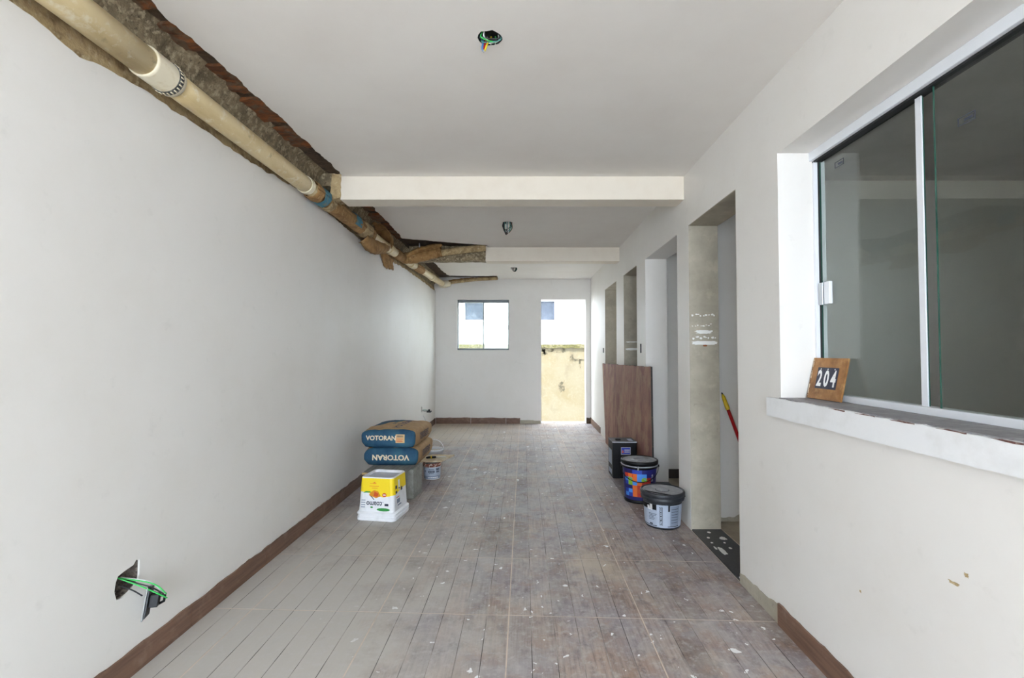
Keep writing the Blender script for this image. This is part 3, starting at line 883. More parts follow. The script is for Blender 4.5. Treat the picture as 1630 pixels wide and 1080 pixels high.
# flared torn sack paper around the pipe
def ring(y, r, a0, a1, n=5, dx=0, dz=0, ry=None):
    out = []
    for k in range(n):
        a = a0 + (a1 - a0) * k / (n - 1)
        p = pipe_c(y) + Vector((dx + r * math.cos(a), 0, dz + r * math.sin(a)))
        out.append(p)
    return out
o = sheet('torn_paper', [[(-1.36, 4.12, 2.235), (-1.352, 4.37, 2.245), (-1.34, 4.70, 2.275)], [(-1.335, 4.06, 2.195), (-1.325, 4.345, 2.185), (-1.33, 4.72, 2.24)], [(-1.375, 4.05, 2.16), (-1.35, 4.28, 2.108), (-1.36, 4.60, 2.17)], [(-1.42, 4.10, 2.17), (-1.405, 4.32, 2.125), (-1.40, 4.62, 2.185)]], 'paper', 1, pp, .008)
o['label'] = 'flared cone of torn brown sack paper under the pipe'
o = sheet('torn_paper', [ring(4.82, .058, R(-15), R(150), 5), ring(4.66, .115, R(-5), R(120), 5, 0, .015), ring(4.46, .135, R(5), R(100), 5, .0, .02)], 'paper', 2, pp)
o = sheet('torn_paper', [[(-1.43, 4.80, 2.235), (-1.425, 4.98, 2.24), (-1.43, 5.25, 2.235)], [(-1.442, 4.82, 2.16), (-1.425, 5.0, 2.17), (-1.435, 5.22, 2.17)], [(-1.44, 4.95, 2.09), (-1.42, 5.06, 2.10), (-1.436, 5.30, 2.125)]], 'paper', 3, pp, .009)
o['label'] = 'limp flap of brown paper hanging down the wall'
# branch running across in front of the second beam
bp = [(-1.385, 5.40, 2.288), (-1.33, 5.455, 2.295), (-1.2, 5.478, 2.318), (-1.02, 5.482, 2.350), (-.7, 5.482, 2.395), (-.43, 5.485, 2.425)]
br = pw(MB().tube(bez(bp, 8), .036, 20).build('branch_pipe', 'pipe', pp))
path = bez([(-1.375, 5.43, 2.292), (-1.30, 5.47, 2.30), (-1.15, 5.47, 2.335), (-1.03, 5.468, 2.36), (-.93, 5.468, 2.378)], 8)
rr = [.058 + .012 * noise.noise(Vector((k * .4, 2, 0))) + .016 * math.sin(math.pi * k / (len(path) - 1)) for k in range(len(path))]
pw(MB().tube(path, rr, 22, 0, False).build('paper_wrap', 'paper', pp))
sheet('torn_paper', [[(-1.36, 5.40, 2.27), (-1.25, 5.41, 2.32), (-1.1, 5.405, 2.36), (-.93, 5.40, 2.41)], [(-1.35, 5.40, 2.31), (-1.22, 5.37, 2.365), (-1.05, 5.36, 2.405), (-.91, 5.38, 2.43)], [(-1.33, 5.42, 2.34), (-1.2, 5.39, 2.40), (-1.03, 5.38, 2.44), (-.92, 5.40, 2.455)]], 'paper', 5, pp, .007)
path = bez([(-.95, 5.482, 2.36), (-.7, 5.482, 2.395), (-.42, 5.488, 2.428)], 8)
pw(MB().tube(path, [.041 + .006 * noise.noise(Vector((k * .7, 5, 0))) for k in range(len(path))], 18).build('paper_wrap', 'mortar', pp))
pw(MB().tube([(-1.17, 5.40, 2.36), (-1.168, 5.36, 2.45)], .006, 8).build('hanger_wire', 'steel', pp))
# branch along the top of the far wall
path = bez([(-1.305, 7.82, 2.335), (-1.24, 7.86, 2.35), (-1.1, 7.88, 2.385), (-.75, 7.885, 2.425), (-.40, 7.89, 2.445)], 8)
pw(MB().tube(path, .030, 16).build('branch_pipe', 'mortar', pp))
pw(MB().tube([(-1.33, 7.75, 2.32), (-1.27, 7.84, 2.34), (-1.2, 7.87, 2.352)], [.056, .062, .05], 16).build('elbow', 'pipewhite', pp))
sheet('torn_paper', [[(-1.22, 7.84, 2.40), (-1.0, 7.84, 2.43), (-.8, 7.85, 2.445)], [(-1.2, 7.80, 2.37), (-1.0, 7.82, 2.405), (-.8, 7.84, 2.43)]], 'paper', 7, pp, .006)
tag(pp, 'long cream drain pipe exposed along top of the left wall, partly paper wrapped', 'pipe')

# ---------------------------------------------------------------- loose ceiling wiring
def lamp_wires(k, label, hang, cols):
    x, y, r = LAMPS[k]
    o = empty('ceiling_wiring', (x, y, CEIL))
    MB().lathe([(r * .99, .034), (r * .97, .002), (r * .93, .002), (r * .93, .030), (.001, .031)], n=16, caps=(False, False)).build('junction_box', 'dark', o)
    rr_ = random.Random(k + 3)
    for i, c in enumerate(cols):
        a = rr_.uniform(0, 6.28); a2 = a + rr_.uniform(1.5, 3.6)
        p0 = (math.cos(a) * r * .7, math.sin(a) * r * .5, .02)
        p3 = (math.cos(a2) * r * .7, math.sin(a2) * r * .5, .02)
        h = hang * rr_.uniform(.5, 1.0)
        pts = [p0, (p0[0] * 1.2 + rr_.uniform(-.01, .01), p0[1] * .8, -h * .5), ((p0[0] + p3[0]) * .4 + rr_.uniform(-.015, .015), (p0[1] + p3[1]) * .4, -h), (p3[0] * 1.2, p3[1] * .9, -h * .45), p3]
        MB().tube(bez(pts, 7), .0026 if k == 0 else .0036, 7).build('wire', c, o)
    return tag(o, label, 'wiring', 'loose ceiling wires')
l1 = lamp_wires(0, 'nearest ceiling hole with coloured wires, red and yellow ends dangling', .012, ['wwhite', 'wwhite', 'wteal', 'wgreen', 'wblack', 'wblack'])
for dx, dy, c in ((-.012, .004, 'wblue'), (-.001, -.003, 'wred'), (.010, -.006, 'wyellow')):
    MB().tube(bez([(-.012 + dx * 1.6, .028 + dy, .02), (-.018 + dx, .02 + dy, -.006), (-.022 + dx * .8, .008 + dy, -.03), (-.024 + dx * .3, -.002, -.052)], 7), .0034, 8).build('wire', c, l1)
MB().tube([(-.0245, -.002, -.050), (-.0248, -.004, -.060)], [.005, .002], 8).build('wire_end', 'steel', l1)
lamp_wires(1, 'tangle of dark looped wires hanging from ceiling between the two beams', .12, ['wblack', 'wteal', 'wblack', 'wbrown', 'wwhite', 'wblack', 'wblack', 'wteal', 'wblack'])
lamp_wires(2, 'small farthest bundle of ceiling wires in front of the far wall', .06, ['wblack', 'wteal', 'wblack', 'wwhite', 'wblack'])

# ---------------------------------------------------------------- hanging sockets on the left wall, switch boxes on the right
so = empty('wall_socket', (-1.405, 1.80, .26))
rot = Matrix.Rotation(R(24), 4, 'Z') @ Matrix.Rotation(R(-10), 4, 'X') @ Matrix.Rotation(R(6), 4, 'Y')
def tilt(o):
    o.matrix_local = rot
    return o
tilt(MB().box((-.004, -.037, -.058), (.0, .037, .058)).build('face_plate', 'steel', so, .002))
fr_ = tilt(MB().box((.0, -.030, -.050), (.005, .030, .050)).build('mounting_frame', 'liddark', so, .001))
tilt(MB().box((.005, -.014, -.018), (.034, .020, .026)).build('socket_module', 'black', so, .002))
tilt(MB().tube([(.03, .0, .02), (.048, .010, .016), (.046, .02, -.006), (.03, .016, -.014)], .005, 8).build('terminal', 'black', so))
off = Vector(so.location)
for c, a, mid, b in (('wgreen', (-1.478, 1.742, .378), (-1.40, 1.775, .325), (-1.352, 1.825, .262)), ('wgreen', (-1.478, 1.752, .372), (-1.39, 1.80, .328), (-1.358, 1.83, .275)), ('wblack', (-1.478, 1.757, .366), (-1.395, 1.79, .322), (-1.362, 1.82, .28)), ('wwhite', (-1.478, 1.76, .37), (-1.40, 1.80, .334), (-1.37, 1.825, .284)), ('wblack', (-1.478, 1.75, .348), (-1.44, 1.77, .318), (-1.415, 1.785, .29))):
    pts = [Vector(p) - off for p in bez([a, mid, b], 9)]
    MB().tube(pts, .0024, 7).build('wire', c, so)
tag(so, 'pulled out socket plate dangling on green wires from hole in left wall', 'socket')
so2 = empty('wall_socket', (-1.385, 7.1, .31))
MB().box((-.03, -.04, -.012), (.03, .05, .006)).build('face_plate', 'liddark', so2, .002)
MB().box((-.012, -.02, .006), (.012, .02, .03)).build('socket_module', 'black', so2, .002)
for c, pts in (('wblack', [(-.09, -.23, .05), (-.05, -.12, .02), (-.01, -.02, .01)]), ('wteal', [(-.09, -.22, .045), (-.04, -.1, .035), (.0, 0, .015)]), ('wwhite', [(-.085, -.22, .03), (-.055, -.08, -.08), (-.05, .02, -.16)])):
    MB().tube(bez(pts, 8), .004, 7).build('wire', c, so2)
tag(so2, 'small far socket hanging from wires near the far left corner', 'socket')
for k, (a, b, c, d) in enumerate(sw):
    q = empty('switch_box', (xr((a + c) / 2, .0), (a + c) / 2, b))
    o = MB().box((.02, a - (a + c) / 2, .0), (.05, c - (a + c) / 2, d - b)).build('box_back', 'dark', q)
    MB().box((.001, a - (a + c) / 2 + .0005, .0005), (.02, a - (a + c) / 2 + .004, d - b - .0005)).build('box_rim', 'liddark', q)
    MB().box((.001, c - (a + c) / 2 - .004, .0005), (.02, c - (a + c) / 2 - .0005, d - b - .0005)).build('box_rim', 'liddark', q)
    tag(q, ['empty switch box in right wall above the leaning plywood', 'tiny empty switch box in right wall nearest the far doorway'][k], 'switch box')

# ---------------------------------------------------------------- plywood sheet leaning along the right wall
pl = empty('plywood_sheet', (1.13, 5.2, 0))
fq = [(1.128, 6.66, 1.04), (1.112, 6.25, .003), (1.108, 4.02, .003), (1.119, 4.12, 1.072)]
edge_t = rag([(6.66, 1.04), (4.12, 1.072)], .05, .006, 1)
edge_r = rag([(4.12, 1.072), (4.02, .003)], .05, .004, 2)
prof2 = [(6.25, .003)] + edge_t + edge_r[1:]
def plx(a, b, t):
    zt = b / 1.06
    bx = 1.110 + (xr(a, -.022) - 1.110) * zt
    return (bx + t - 1.13, a - 5.2, b)
o = slab('board', prof2, [], plx, 0, .016, 'ply', pl)
o.data.materials.append(M['plyedge'])
for p in o.data.polygons:
    if abs(p.normal.x) < .6:
        p.material_index = 1
tag(pl, 'reddish brown plywood sheet leaning along the right wall behind the buckets', 'plywood')

# ---------------------------------------------------------------- buckets
def cylmap(cx, cy, r, a_mid, z0=0.0, taper=0.0, rz=0.0):
    """2-D label coordinates (metres along the wall, height) to a can wall; a_mid faces the viewer"""
    def f(x, z, lift=.0012):
        rr2 = r(z) + lift
        a = a_mid + x / r(.1)
        return (cx + rr2 * math.cos(a), cy + rr2 * math.sin(a), z0 + z)
    return f
def patch(mb, f, x0, x1, z0, z1, mi, n=4, lift=.0012):
    vs = []; fs = []
    for k in range(n + 1):
        x = x0 + (x1 - x0) * k / n
        vs += [f(x, z0, lift), f(x, z1, lift)]
    for k in range(n):
        fs.append((2 * k, 2 * k + 2, 2 * k + 3, 2 * k + 1))
    mb.add(vs, fs, mi, True)
def disc(mb, f, cx, cz, rx, rz, mi, lift, n=20):
    mb.add([f(cx + rx * math.cos(2 * math.pi * k / n), cz + rz * math.sin(2 * math.pi * k / n), lift) for k in range(n)], [tuple(range(n))], mi)
def tri(mb, f, pts, mi, lift):
    mb.add([f(x, z, lift) for x, z in pts], [tuple(range(len(pts)))], mi)

# grey bucket nearest the camera
gb = empty('plaster_bucket', (.985, 3.325, 0)); gb.scale = (1, 1, 1.07)
rad = lambda z: .118 + .016 * z / .2
MB().lathe([(.112, 0), (.117, .003), (.118, .012), (rad(.19), .19)], n=48).build('bucket_wall', 'liddark', gb)
ld = MB().lathe([(.136, .172), (.145, .174), (.1475, .181), (.1475, .193), (.1445, .196), (.1445, .199), (.150, .202), (.151, .219), (.147, .226), (.139, .227), (.136, .221), (.05, .219), (.048, .222), (.042, .222), (.040, .218), (.001, .218)], n=56, caps=(False, False)).build('lid', 'liddark', gb)
MB().lathe([(.1355, .2215), (.001, .2215)], n=48, caps=(False, False)).build('lid_panel', 'lidgrey', ld)
lr = MB().lathe([(.040, .2215), (.043, .225), (.036, .225), (.034, .2215)], n=32, caps=(False, False)).build('lid_ring', 'lidgrey', ld)
am = math.atan2(-3.325, -.985) + .02      # towards the camera
f = cylmap(0, 0, rad, am)
mb = MB()
patch(mb, f, -.175, .175, .014, .155, 0, 40)
patch(mb, f, -.175, -.035, .122, .155, 1, 12, .0018)
tri(mb, f, [(-.035, .108), (-.035, .155), (-.06, .155), (-.085, .124)], 1, .0019)
patch(mb, f, -.04, .033, .016, .158, 0, 8, .0022)
patch(mb, f, .034, .046, .118, .156, 1, 3, .0024)
patch(mb, f, .05, .12, .022, .150, 2, 10, .0020)
for a, b in ((-.175, -.04), (.034, .12)):
    patch(mb, f, a, b, .020, .024, 1, 14, .0026)
for k in range(5):
    z = .030 + k * .0235
    for a, b, c, d in ((-.022, -.001, z, z + .002), (-.022, -.001, z + .019, z + .021), (-.022, -.020, z, z + .021), (-.003, -.001, z, z + .021)):
        patch(mb, f, a, b, c, d, 1, 2, .0028)
    if k == 0:
        tri(mb, f, [(-.017, z + .005), (-.006, z + .005), (-.0115, z + .015)], 1, .003)
    elif k == 1:
        tri(mb, f, [(-.016, z + .004), (-.006, z + .006), (-.009, z + .016), (-.017, z + .012)], 1, .003)
    elif k == 4:
        tri(mb, f, [(-.0165, z + .010), (-.0065, z + .010), (-.0115, z + .017)], 1, .003)
        patch(mb, f, -.0135, -.0095, z + .004, z + .011, 1, 1, .003)
    else:
        patch(mb, f, -.017, -.006, z + .007, z + .013, 1, 1, .003)
for k in range(5):
    patch(mb, f, -.10, -.10 + (.06 if k != 2 else .045) * (1 - .08 * k), .094 - k * .009, .097 - k * .009, 3, 6, .0022)
for k in range(6):
    patch(mb, f, .058, .110, .130 - k * .017, .133 - k * .017, 3, 4, .0026)
patch(mb, f, -.095, -.07, .027, .035, 1, 3, .0024)
mb.build('printed_label', ['labelgrey', 'black', 'labeldim', 'ink'], gb, fixn=False)
letter('lettering', 'all', .05, lambda x, y: f(x - .088, y + .136, .003), 'white', gb, .0016, .95)
hp = []
for k in range(21):
    t = k / 20
    a = am + R(80) - R(205) * t
    hp.append((.152 * math.cos(a) * (1 - .25 * math.sin(math.pi * t)) , .152 * math.sin(a) * (1 - .25 * math.sin(math.pi * t)), .198 + .03 * math.sin(math.pi * t)))
MB().tube(hp, .0035, 8).build('handle', 'black', gb)
tag(gb, 'short grey labelled bucket with dark lid, nearest on the right floor', 'bucket')

# blue bucket with coloured shapes
bb = empty('paint_bucket', (.962, 3.87, 0)); bb.scale = (1, 1, 1.10)
rad2 = lambda z: .120 + .018 * z / .29
MB().lathe([(.113, 0), (.118, .003), (.119, .02), (rad2(.25), .25), (rad2(.27), .27)], n=48).build('bucket_wall', 'navy', bb)
MB().lathe([(.1205, .0), (.1225, .004), (.1215, .022), (.119, .024)], n=48, caps=(False, False)).build('bucket_foot', 'black', bb)
ld = MB().lathe([(.137, .246), (.1435, .248), (.1435, .262), (.141, .266), (.141, .274), (.1475, .277), (.149, .294), (.146, .300), (.138, .302), (.134, .296), (.001, .296)], n=56, caps=(False, False)).build('lid', 'black', bb)
MB().lathe([(.1335, .2968), (.05, .2968), (.048, .299), (.044, .299), (.042, .2968), (.001, .2968)], n=48, caps=(False, False)).build('lid_panel', 'lidgrey', ld)
MB().lathe([(.142, .262), (.1475, .263), (.1485, .268), (.142, .270)], n=56, caps=(False, False)).build('rim_band', 'lidgrey', ld)
am2 = math.atan2(-3.87, -.962)
f2 = cylmap(0, 0, rad2, am2)
mb = MB()
cell = .036
pat = ["..BBNN.", "ROOLLNV", "LGOLGRV", "DgLOdRN", "NNORNNN", "DLOoNNN", "LBORDNN"]
colr = dict(B=2, O=0, L=1, N=None, R=3, G=4, D=5, V=6, g=4, d=7, o=7)
for r_, row in enumerate(pat):
    for c_, ch in enumerate(row):
        if ch in '.N':
            continue
        x0 = (c_ - 3.5) * cell; z0 = .215 - r_ * .0275
        base = {'G': 1, 'g': 4, 'd': 3, 'V': None}.get(ch, colr[ch])
        if base is not None:
            patch(mb, f2, x0, x0 + cell, z0, z0 + .0275, base, 3, .0012)
        if ch == 'G':
            disc(mb, f2, x0 + cell * .5, z0 + .013, cell * .6, .0165, 4, .002)
        if ch in 'RoO' and (r_ + c_) % 2:
            tri(mb, f2, [(x0, z0), (x0 + cell, z0), (x0, z0 + .0275)], {'R': 7, 'o': 0, 'O': 3}[ch], .0016)
        if ch == 'V':
            disc(mb, f2, x0 + cell * .4, z0 + .016, .008, .008, 8, .0016, 12)
            patch(mb, f2, x0 + .004, x0 + .024, z0 + .002, z0 + .006, 8, 2, .0016)
mb.build('printed_label', ['orange', 'lblue', 'dblue', 'red', 'green', 'dblue', 'violet', 'darkorange', 'silver'], bb, fixn=False)
hp = []
for k in range(19):
    t = k / 18
    a = am2 - R(88) + R(176) * t
    rr3 = .150 + .006 * math.sin(math.pi * t)
    hp.append((rr3 * math.cos(a), rr3 * math.sin(a), .258 - .095 * math.sin(math.pi * t)))
# bail handle swung down on its two ears: seen as two slanting bars
MB().tube(hp, .003, 8).build('handle', 'black', bb)
for s_ in (-1, 1):
    a = am2 + s_ * R(88)
    MB().tube([(.138 * math.cos(a), .138 * math.sin(a), .258), (.156 * math.cos(a), .156 * math.sin(a), .258)], .009, 10).build('handle_ear', 'black', bb)
a = am2 - R(4)
MB().tube([(.1445 * math.cos(a), .1445 * math.sin(a), .245), (.1475 * math.cos(a), .1475 * math.sin(a), .272)], .006, 8).build('lid_tab', 'lidgrey', bb)
tag(bb, 'navy paint bucket printed with orange, blue and green shapes, closed lid', 'bucket')

# black square tin
tn = empty('square_tin', (.983, 4.625, 0))
MB().box((-.114, -.114, 0), (.114, .114, .338)).build('tin_body', 'black', tn, .006)
tp = MB().box((-.117, -.117, .336), (.117, .117, .346)).build('tin_top', 'liddark', tn, .003)
MB().box((-.1185, -.1185, .339), (.1185, -.115, .3465)).build('front_rim', 'silver', tn)
MB().lathe([(.026, .346), (.026, .356), (.022, .358), (.001, .358)], (-.045, -.02, 0), 20, caps=(False, False)).build('cap', 'dark', tp)
MB().box((.05, -.07, .346), (.09, .03, .350)).build('dried_paint', 'labelgrey', tp)
b_ = MB().box((-.035, -.1152, .225), (.055, -.1145, .295)).build('badge', 'signblue', tn)
mb = MB()
for (x0, z0, x1, z1) in ((-.035, .225, .055, .229), (-.035, .291, .055, .295), (-.035, .225, -.031, .295), (.051, .225, .055, .295)):
    mb.box((x0, -.1157, z0), (x1, -.1150, z1))
for z in (.262, .244):
    for k in range(5):
        mb.box((-.002 + k * .010, -.1157, z), (.006 + k * .010, -.1150, z + .012))
mb.build('badge_print', 'silver', b_)
MB().add([(-.026, -.1157, .242), (-.010, -.1157, .242), (-.014, -.1157, .262), (-.018, -.1157, .272), (-.022, -.1157, .262)], [(0, 1, 2, 3, 4)]).build('badge_emblem', 'orange', b_)
MB().box((-.1153, -.07, .12), (-.1145, .09, .26)).box((-.1153, -.07, .03), (-.1145, .08, .075)).build('side_label', 'labelgrey', tn)
tag(tn, 'black square tin with blue badge in front of the plywood', 'paint can')

# ---------------------------------------------------------------- inverted yellow and white tub
tb = empty('margarine_tub', (-1.018, 3.515, 0), R(-9))
def sqring(hx, hy, z, r=.03, n=5):
    out = []
    for (sx_, sy_, a0) in ((1, 1, 0), (-1, 1, 90), (-1, -1, 180), (1, -1, 270)):
        for k in range(n + 1):
            a = R(a0 + 90 * k / n)
            out.append((sx_ * (hx - r) + r * math.cos(a), sy_ * (hy - r) + r * math.sin(a), z))
    return out
def sqlathe(rings, mi=0, mis=None, caps=(True, True)):
    mb = MB()
    n = len(rings[0])
    for i in range(len(rings) - 1):
        mb.add(rings[i] + rings[i + 1], [(k, (k + 1) % n, n + (k + 1) % n, n + k) for k in range(n)], mis[i] if mis else mi)
    if caps[0]:
        mb.add(rings[0], [tuple(range(n))[::-1]], mi)
    if caps[1]:
        mb.add(rings[-1], [tuple(range(n))], mis[-1] if mis else mi)
    return mb
# printed wall: white below, yellow above, inset base on top
sqlathe([sqring(.137, .128, .060), sqring(.131, .122, .175), sqring(.124, .116, .292), sqring(.121, .113, .302), sqring(.114, .106, .303), sqring(.112, .104, .284)], mis=[0, 0, 0, 0, 0, 1], caps=(False, True)).build('tub_wall', ['tub', 'tubtop'], tb)
sqlathe([sqring(.146, .137, .0, .034), sqring(.149, .140, .006, .036), sqring(.149, .140, .022, .036), sqring(.145, .136, .024, .034), sqring(.145, .136, .042, .034), sqring(.150, .141, .045, .036), sqring(.150, .141, .052, .036), sqring(.140, .131, .062, .032)]).build('lid_rim', 'tub', tb)
mb = MB()
for k in range(22):
    x = -.115 + k * .011
    mb.box((x, -.1385, .026), (x + .004, -.135, .042))
    mb.box((.1445, x * .95 , .026), (.1485, x * .95 + .004, .042))
mb.build('rim_rib', 'tub', tb)['kind'] = 'stuff'
def tf(x, z, lift=.0012):          # front face
    h = .137 + (.124 - .137) * (z - .06) / .232; d = .128 + (.116 - .128) * (z - .06) / .232
    return (x * h / .13, -d - lift, z)
def tsd(y, z, lift=.0012):         # right face
    h = .137 + (.124 - .137) * (z - .06) / .232; d = .128 + (.116 - .128) * (z - .06) / .232
    return (h + lift, y * d / .122, z)
mb = MB()
tri(mb, tf, [(-.105, .200), (-.05, .190), (.0, .180), (.05, .165), (.105, .175), (.105, .296), (-.105, .296)], 0, .0012)
tri(mb, tsd, [(-.098, .175), (-.05, .185), (.0, .195), (.098, .20), (.098, .296), (-.098, .296)], 0, .0012)
for s_ in (-1, 1):                 # yellow round the front corner
    vs = []
for (cx_, cy_, a0, a1) in ((1, -1, 270, 360), (-1, -1, 180, 270)):
    vs = []
    for k in range(6):
        a = R(a0 + (a1 - a0) * k / 5)
        for z in (.178 if cx_ > 0 else .2, .296):
            h = .137 + (.124 - .137) * (z - .06) / .232; d = .128 + (.116 - .128) * (z - .06) / .232
            vs.append((cx_ * (h - .03) + .0312 * math.cos(a), cy_ * (d - .03) + .0312 * math.sin(a), z))
    mb.add(vs, [(2 * k, 2 * k + 2, 2 * k + 3, 2 * k + 1) for k in range(5)], 0, True)
tri(mb, tf, [(-.055, .178), (.0, .158), (.035, .172), (.015, .206), (-.015, .214), (-.04, .200)], 1, .0018)
tri(mb, tf, [(-.02, .172), (.012, .168), (.018, .190), (-.012, .204)], 2, .0022)
tri(mb, tf, [(-.05, .176), (-.032, .17), (-.012, .148), (-.018, .146), (-.034, .164)], 3, .0022)
disc(mb, tf, .062, .182, .016, .014, 4, .002, 18)
patch(mb, lambda x, z, l: tf(x, z, l), .052, .072, .179, .186, 5, 1, .0024)
tri(mb, tf, [(-.10, .192), (-.04, .196), (-.045, .204), (-.08, .204)], 6, .002)
disc(mb, tf, .055, .080, .048, .011, 6, .0018)
patch(mb, tf, .064, .092, .106, .122, 3, 1, .0018)
patch(mb, tf, .02, .058, .128, .134, 7, 1, .0018)
for k in range(4):
    patch(mb, tf, -.108, -.078, .090 + k * .016, .096 + k * .016, 8, 1, .0018)
patch(mb, tf, -.05, .0, .256, .259, 9, 1, .0018)
patch(mb, tf, -.055, .02, .240, .243, 9, 1, .0018)
patch(mb, tf, -.035, .01, .226, .229, 9, 1, .0018)
tri(mb, tf, [(-.03, .262), (.0, .262), (-.015, .27)], 9, .0018)
disc(mb, tf, -.03, .094, .010, .006, 6, .002)
for (y0, y1, z0, z1, c_) in ((-.09, -.06, .215, .238, 3), (-.04, -.01, .20, .27, 5), (-.035, -.015, .205, .215, 3), (-.07, -.02, .11, .14, 8), (-.075, -.03, .15, .156, 4), (-.06, .0, .09, .10, 8), (.0, .03, .185, .21, 3), (-.09, -.06, .182, .20, 3)):
    patch(mb, tsd, y0, y1, z0, z1, c_, 1, .002 if c_ != 5 else .0017)
mb.build('printed_label', ['yellow', 'honey', 'darkorange', 'ink', 'red', 'white', 'dgreen', 'silver', 'labeldim', 'orange'], tb, fixn=False)
letter('lettering', 'coamo', .052, lambda x, y: tf(-x - .012, -y + .118, .0024), 'ink', tb, .001, .82)
tag(tb, 'upside down yellow and white square plastic tub in front of cement sacks', 'tub')

# ---------------------------------------------------------------- blocks, plank, sacks
def blk(loc, rz, label):
    o = empty('concrete_block', loc, rz)
    mb = MB().box((-.10, -.115, 0), (.10, .115, .243))
    mb.build('block_body', 'block', o, .006)
    return tag(o, label, 'block')
blk((-.968, 3.995, 0), R(-6), 'grey concrete block standing under the plank and cement sacks')
blk((-1.11, 4.33, 0), R(-3), 'rear grey concrete block under the sacks, behind the front block')
pk = empty('plank', (-1.06, 4.08, .2435), R(-3))
MB().box((-.165, -.385, 0), (.165, .385, .017)).build('plank_board', 'plank', pk, .002)
MB().box((-.1645, -.3862, .001), (.1645, -.385, .016)).build('plank_end', 'plankedge', pk)
tag(pk, 'grey dusty plank lying across concrete blocks beneath the sacks', 'plank')

def sack(loc, rz, label, flip, seed):
    s_ = empty('cement_sack', loc, rz)
    hx, hy, hz = .226, .295, .0735
    bm = bmesh.new()
    bmesh.ops.create_cube(bm, size=2)
    for ax, n in ((0, 20), (1, 26), (2, 8)):
        for k in range(1, n):
            co = Vector((0, 0, 0)); co[ax] = -1 + 2 * k / n
            no = Vector((0, 0, 0)); no[ax] = 1
            bmesh.ops.bisect_plane(bm, geom=bm.verts[:] + bm.edges[:] + bm.faces[:], plane_co=co, plane_no=no)
    for v in bm.verts:
        x, y_, z = v.co
        k = .28
        def rnd2(a, b, c):
            return a * (1 - .022 * b ** 4 - .045 * c ** 4 - .03 * b ** 6 * c ** 4)
        X = rnd2(x, y_, z) * hx
        Y = rnd2(y_, x, z) * hy
        Z = z * hz * (1 - .10 * x ** 6 - .03 * y_ ** 6 - .10 * (x * y_) ** 6)
        # shrink hard corners
        ex = max(0, abs(z) - .55) / .45
        X *= 1 - .03 * ex * ex
        Y *= 1 - .018 * ex * ex
        p = Vector((X, Y, Z))
        q = p * 9 + Vector((seed * 3, 0, 0))
        d = noise.noise_vector(q) * .007 + noise.noise_vector(p * 24 + Vector((0, seed, 0))) * .003
        if z < -.95:
            d.z = 0
        p += d
        if z < -.999:
            p.z = -hz
        v.co = p + Vector((0, 0, hz))
    me = bpy.data.meshes.new('sack_body')
    for f_ in bm.faces:
        f_.smooth = True
    bm.to_mesh(me); bm.free()
    o = bpy.data.objects.new('sack_body', me); C.objects.link(o); o.parent = s_
    me.materials.append(M['sack%d' % flip])
    # print lettering follows the sack's own skin
    bvh = __import__('mathutils.bvhtree', fromlist=['BVHTree']).BVHTree.FromPolygons([v.co for v in me.vertices], [tuple(p.vertices) for p in me.polygons])
    def onface(org, d, lift=.0014):
        h = bvh.ray_cast(Vector(org), Vector(d))
        return (h[0] - Vector(d) * lift) if h[0] is not None else Vector(org) + Vector(d) * .2
    sg = -1 if flip else 1
    def front(x, z, l=.0014):
        return onface((x, -.6, z), (0, 1, 0), l)
    cz = .072
    if not flip:
        letter('lettering', 'VOTORAN', .052, lambda x, y: front(x - .055, y + .078, .0045), 'tan2', s_, .0014, .98)
        mb = MB()
        nx = 5
        vs = [front((.065 + .075 * i / nx), .04 + .07 * j / nx, .0022) for j in range(nx + 1) for i in range(nx + 1)]
        mb.add(vs, [(j * 6 + i, j * 6 + i + 1, j * 6 + i + 7, j * 6 + i + 6) for j in range(nx) for i in range(nx)], 0)
        lb = mb.build('price_label', 'tan', s_, fixn=False)
        mb = MB()
        for k in range(9):
            x = .076 + k * .006
            mb.add([front(x, .086, .004), front(x + .0035, .086, .004), front(x + .0035, .102, .004), front(x, .102, .004)], [(0, 1, 2, 3)], 0)
        for z, x1 in ((.071, .128), (.058, .12), (.050, .125)):
            mb.add([front(.072, z, .004), front(x1, z, .004), front(x1, z + .004, .004), front(.072, z + .004, .004)], [(0, 1, 2, 3)], 1)
        mb.build('label_print', ['ink', 'darkorange'], lb, fixn=False)
        top = lambda x, y, l=.0016: onface((x, y, .6), (0, 0, -1), l)
        letter('lettering', 'VOTORAN', .095, lambda x, y: top(.035 - y * .9, .03 + x), 'sacknavy', s_, .002, .95)
        letter('lettering', 'cimento', .05, lambda x, y: top(-.055 - y, .10 + x), 'sackteal', s_, .0012, 1)
    else:
        letter('lettering', 'VOTORAN', .06, lambda x, y: front(-x + .0, -y + .070, .004), 'tan2', s_, .0022, 1.05)
    side = lambda y, z, l=.0016: onface((.6, y, z), (-1, 0, 0), l)
    mb = MB()
    rr4 = random.Random(seed)
    for r_ in range(7):
        z = .042 + r_ * .0085
        y0 = -.13
        while y0 < .12:
            ln = rr4.uniform(.012, .05)
            mb.add([side(y0, z), side(y0 + ln, z), side(y0 + ln, z + .0055), side(y0, z + .0055)], [(0, 1, 2, 3)], 0)
            y0 += ln + .008
    mb.build('side_print', 'sacknavy', s_, fixn=False)
    return tag(s_, label, 'cement sack', 'cement sacks')
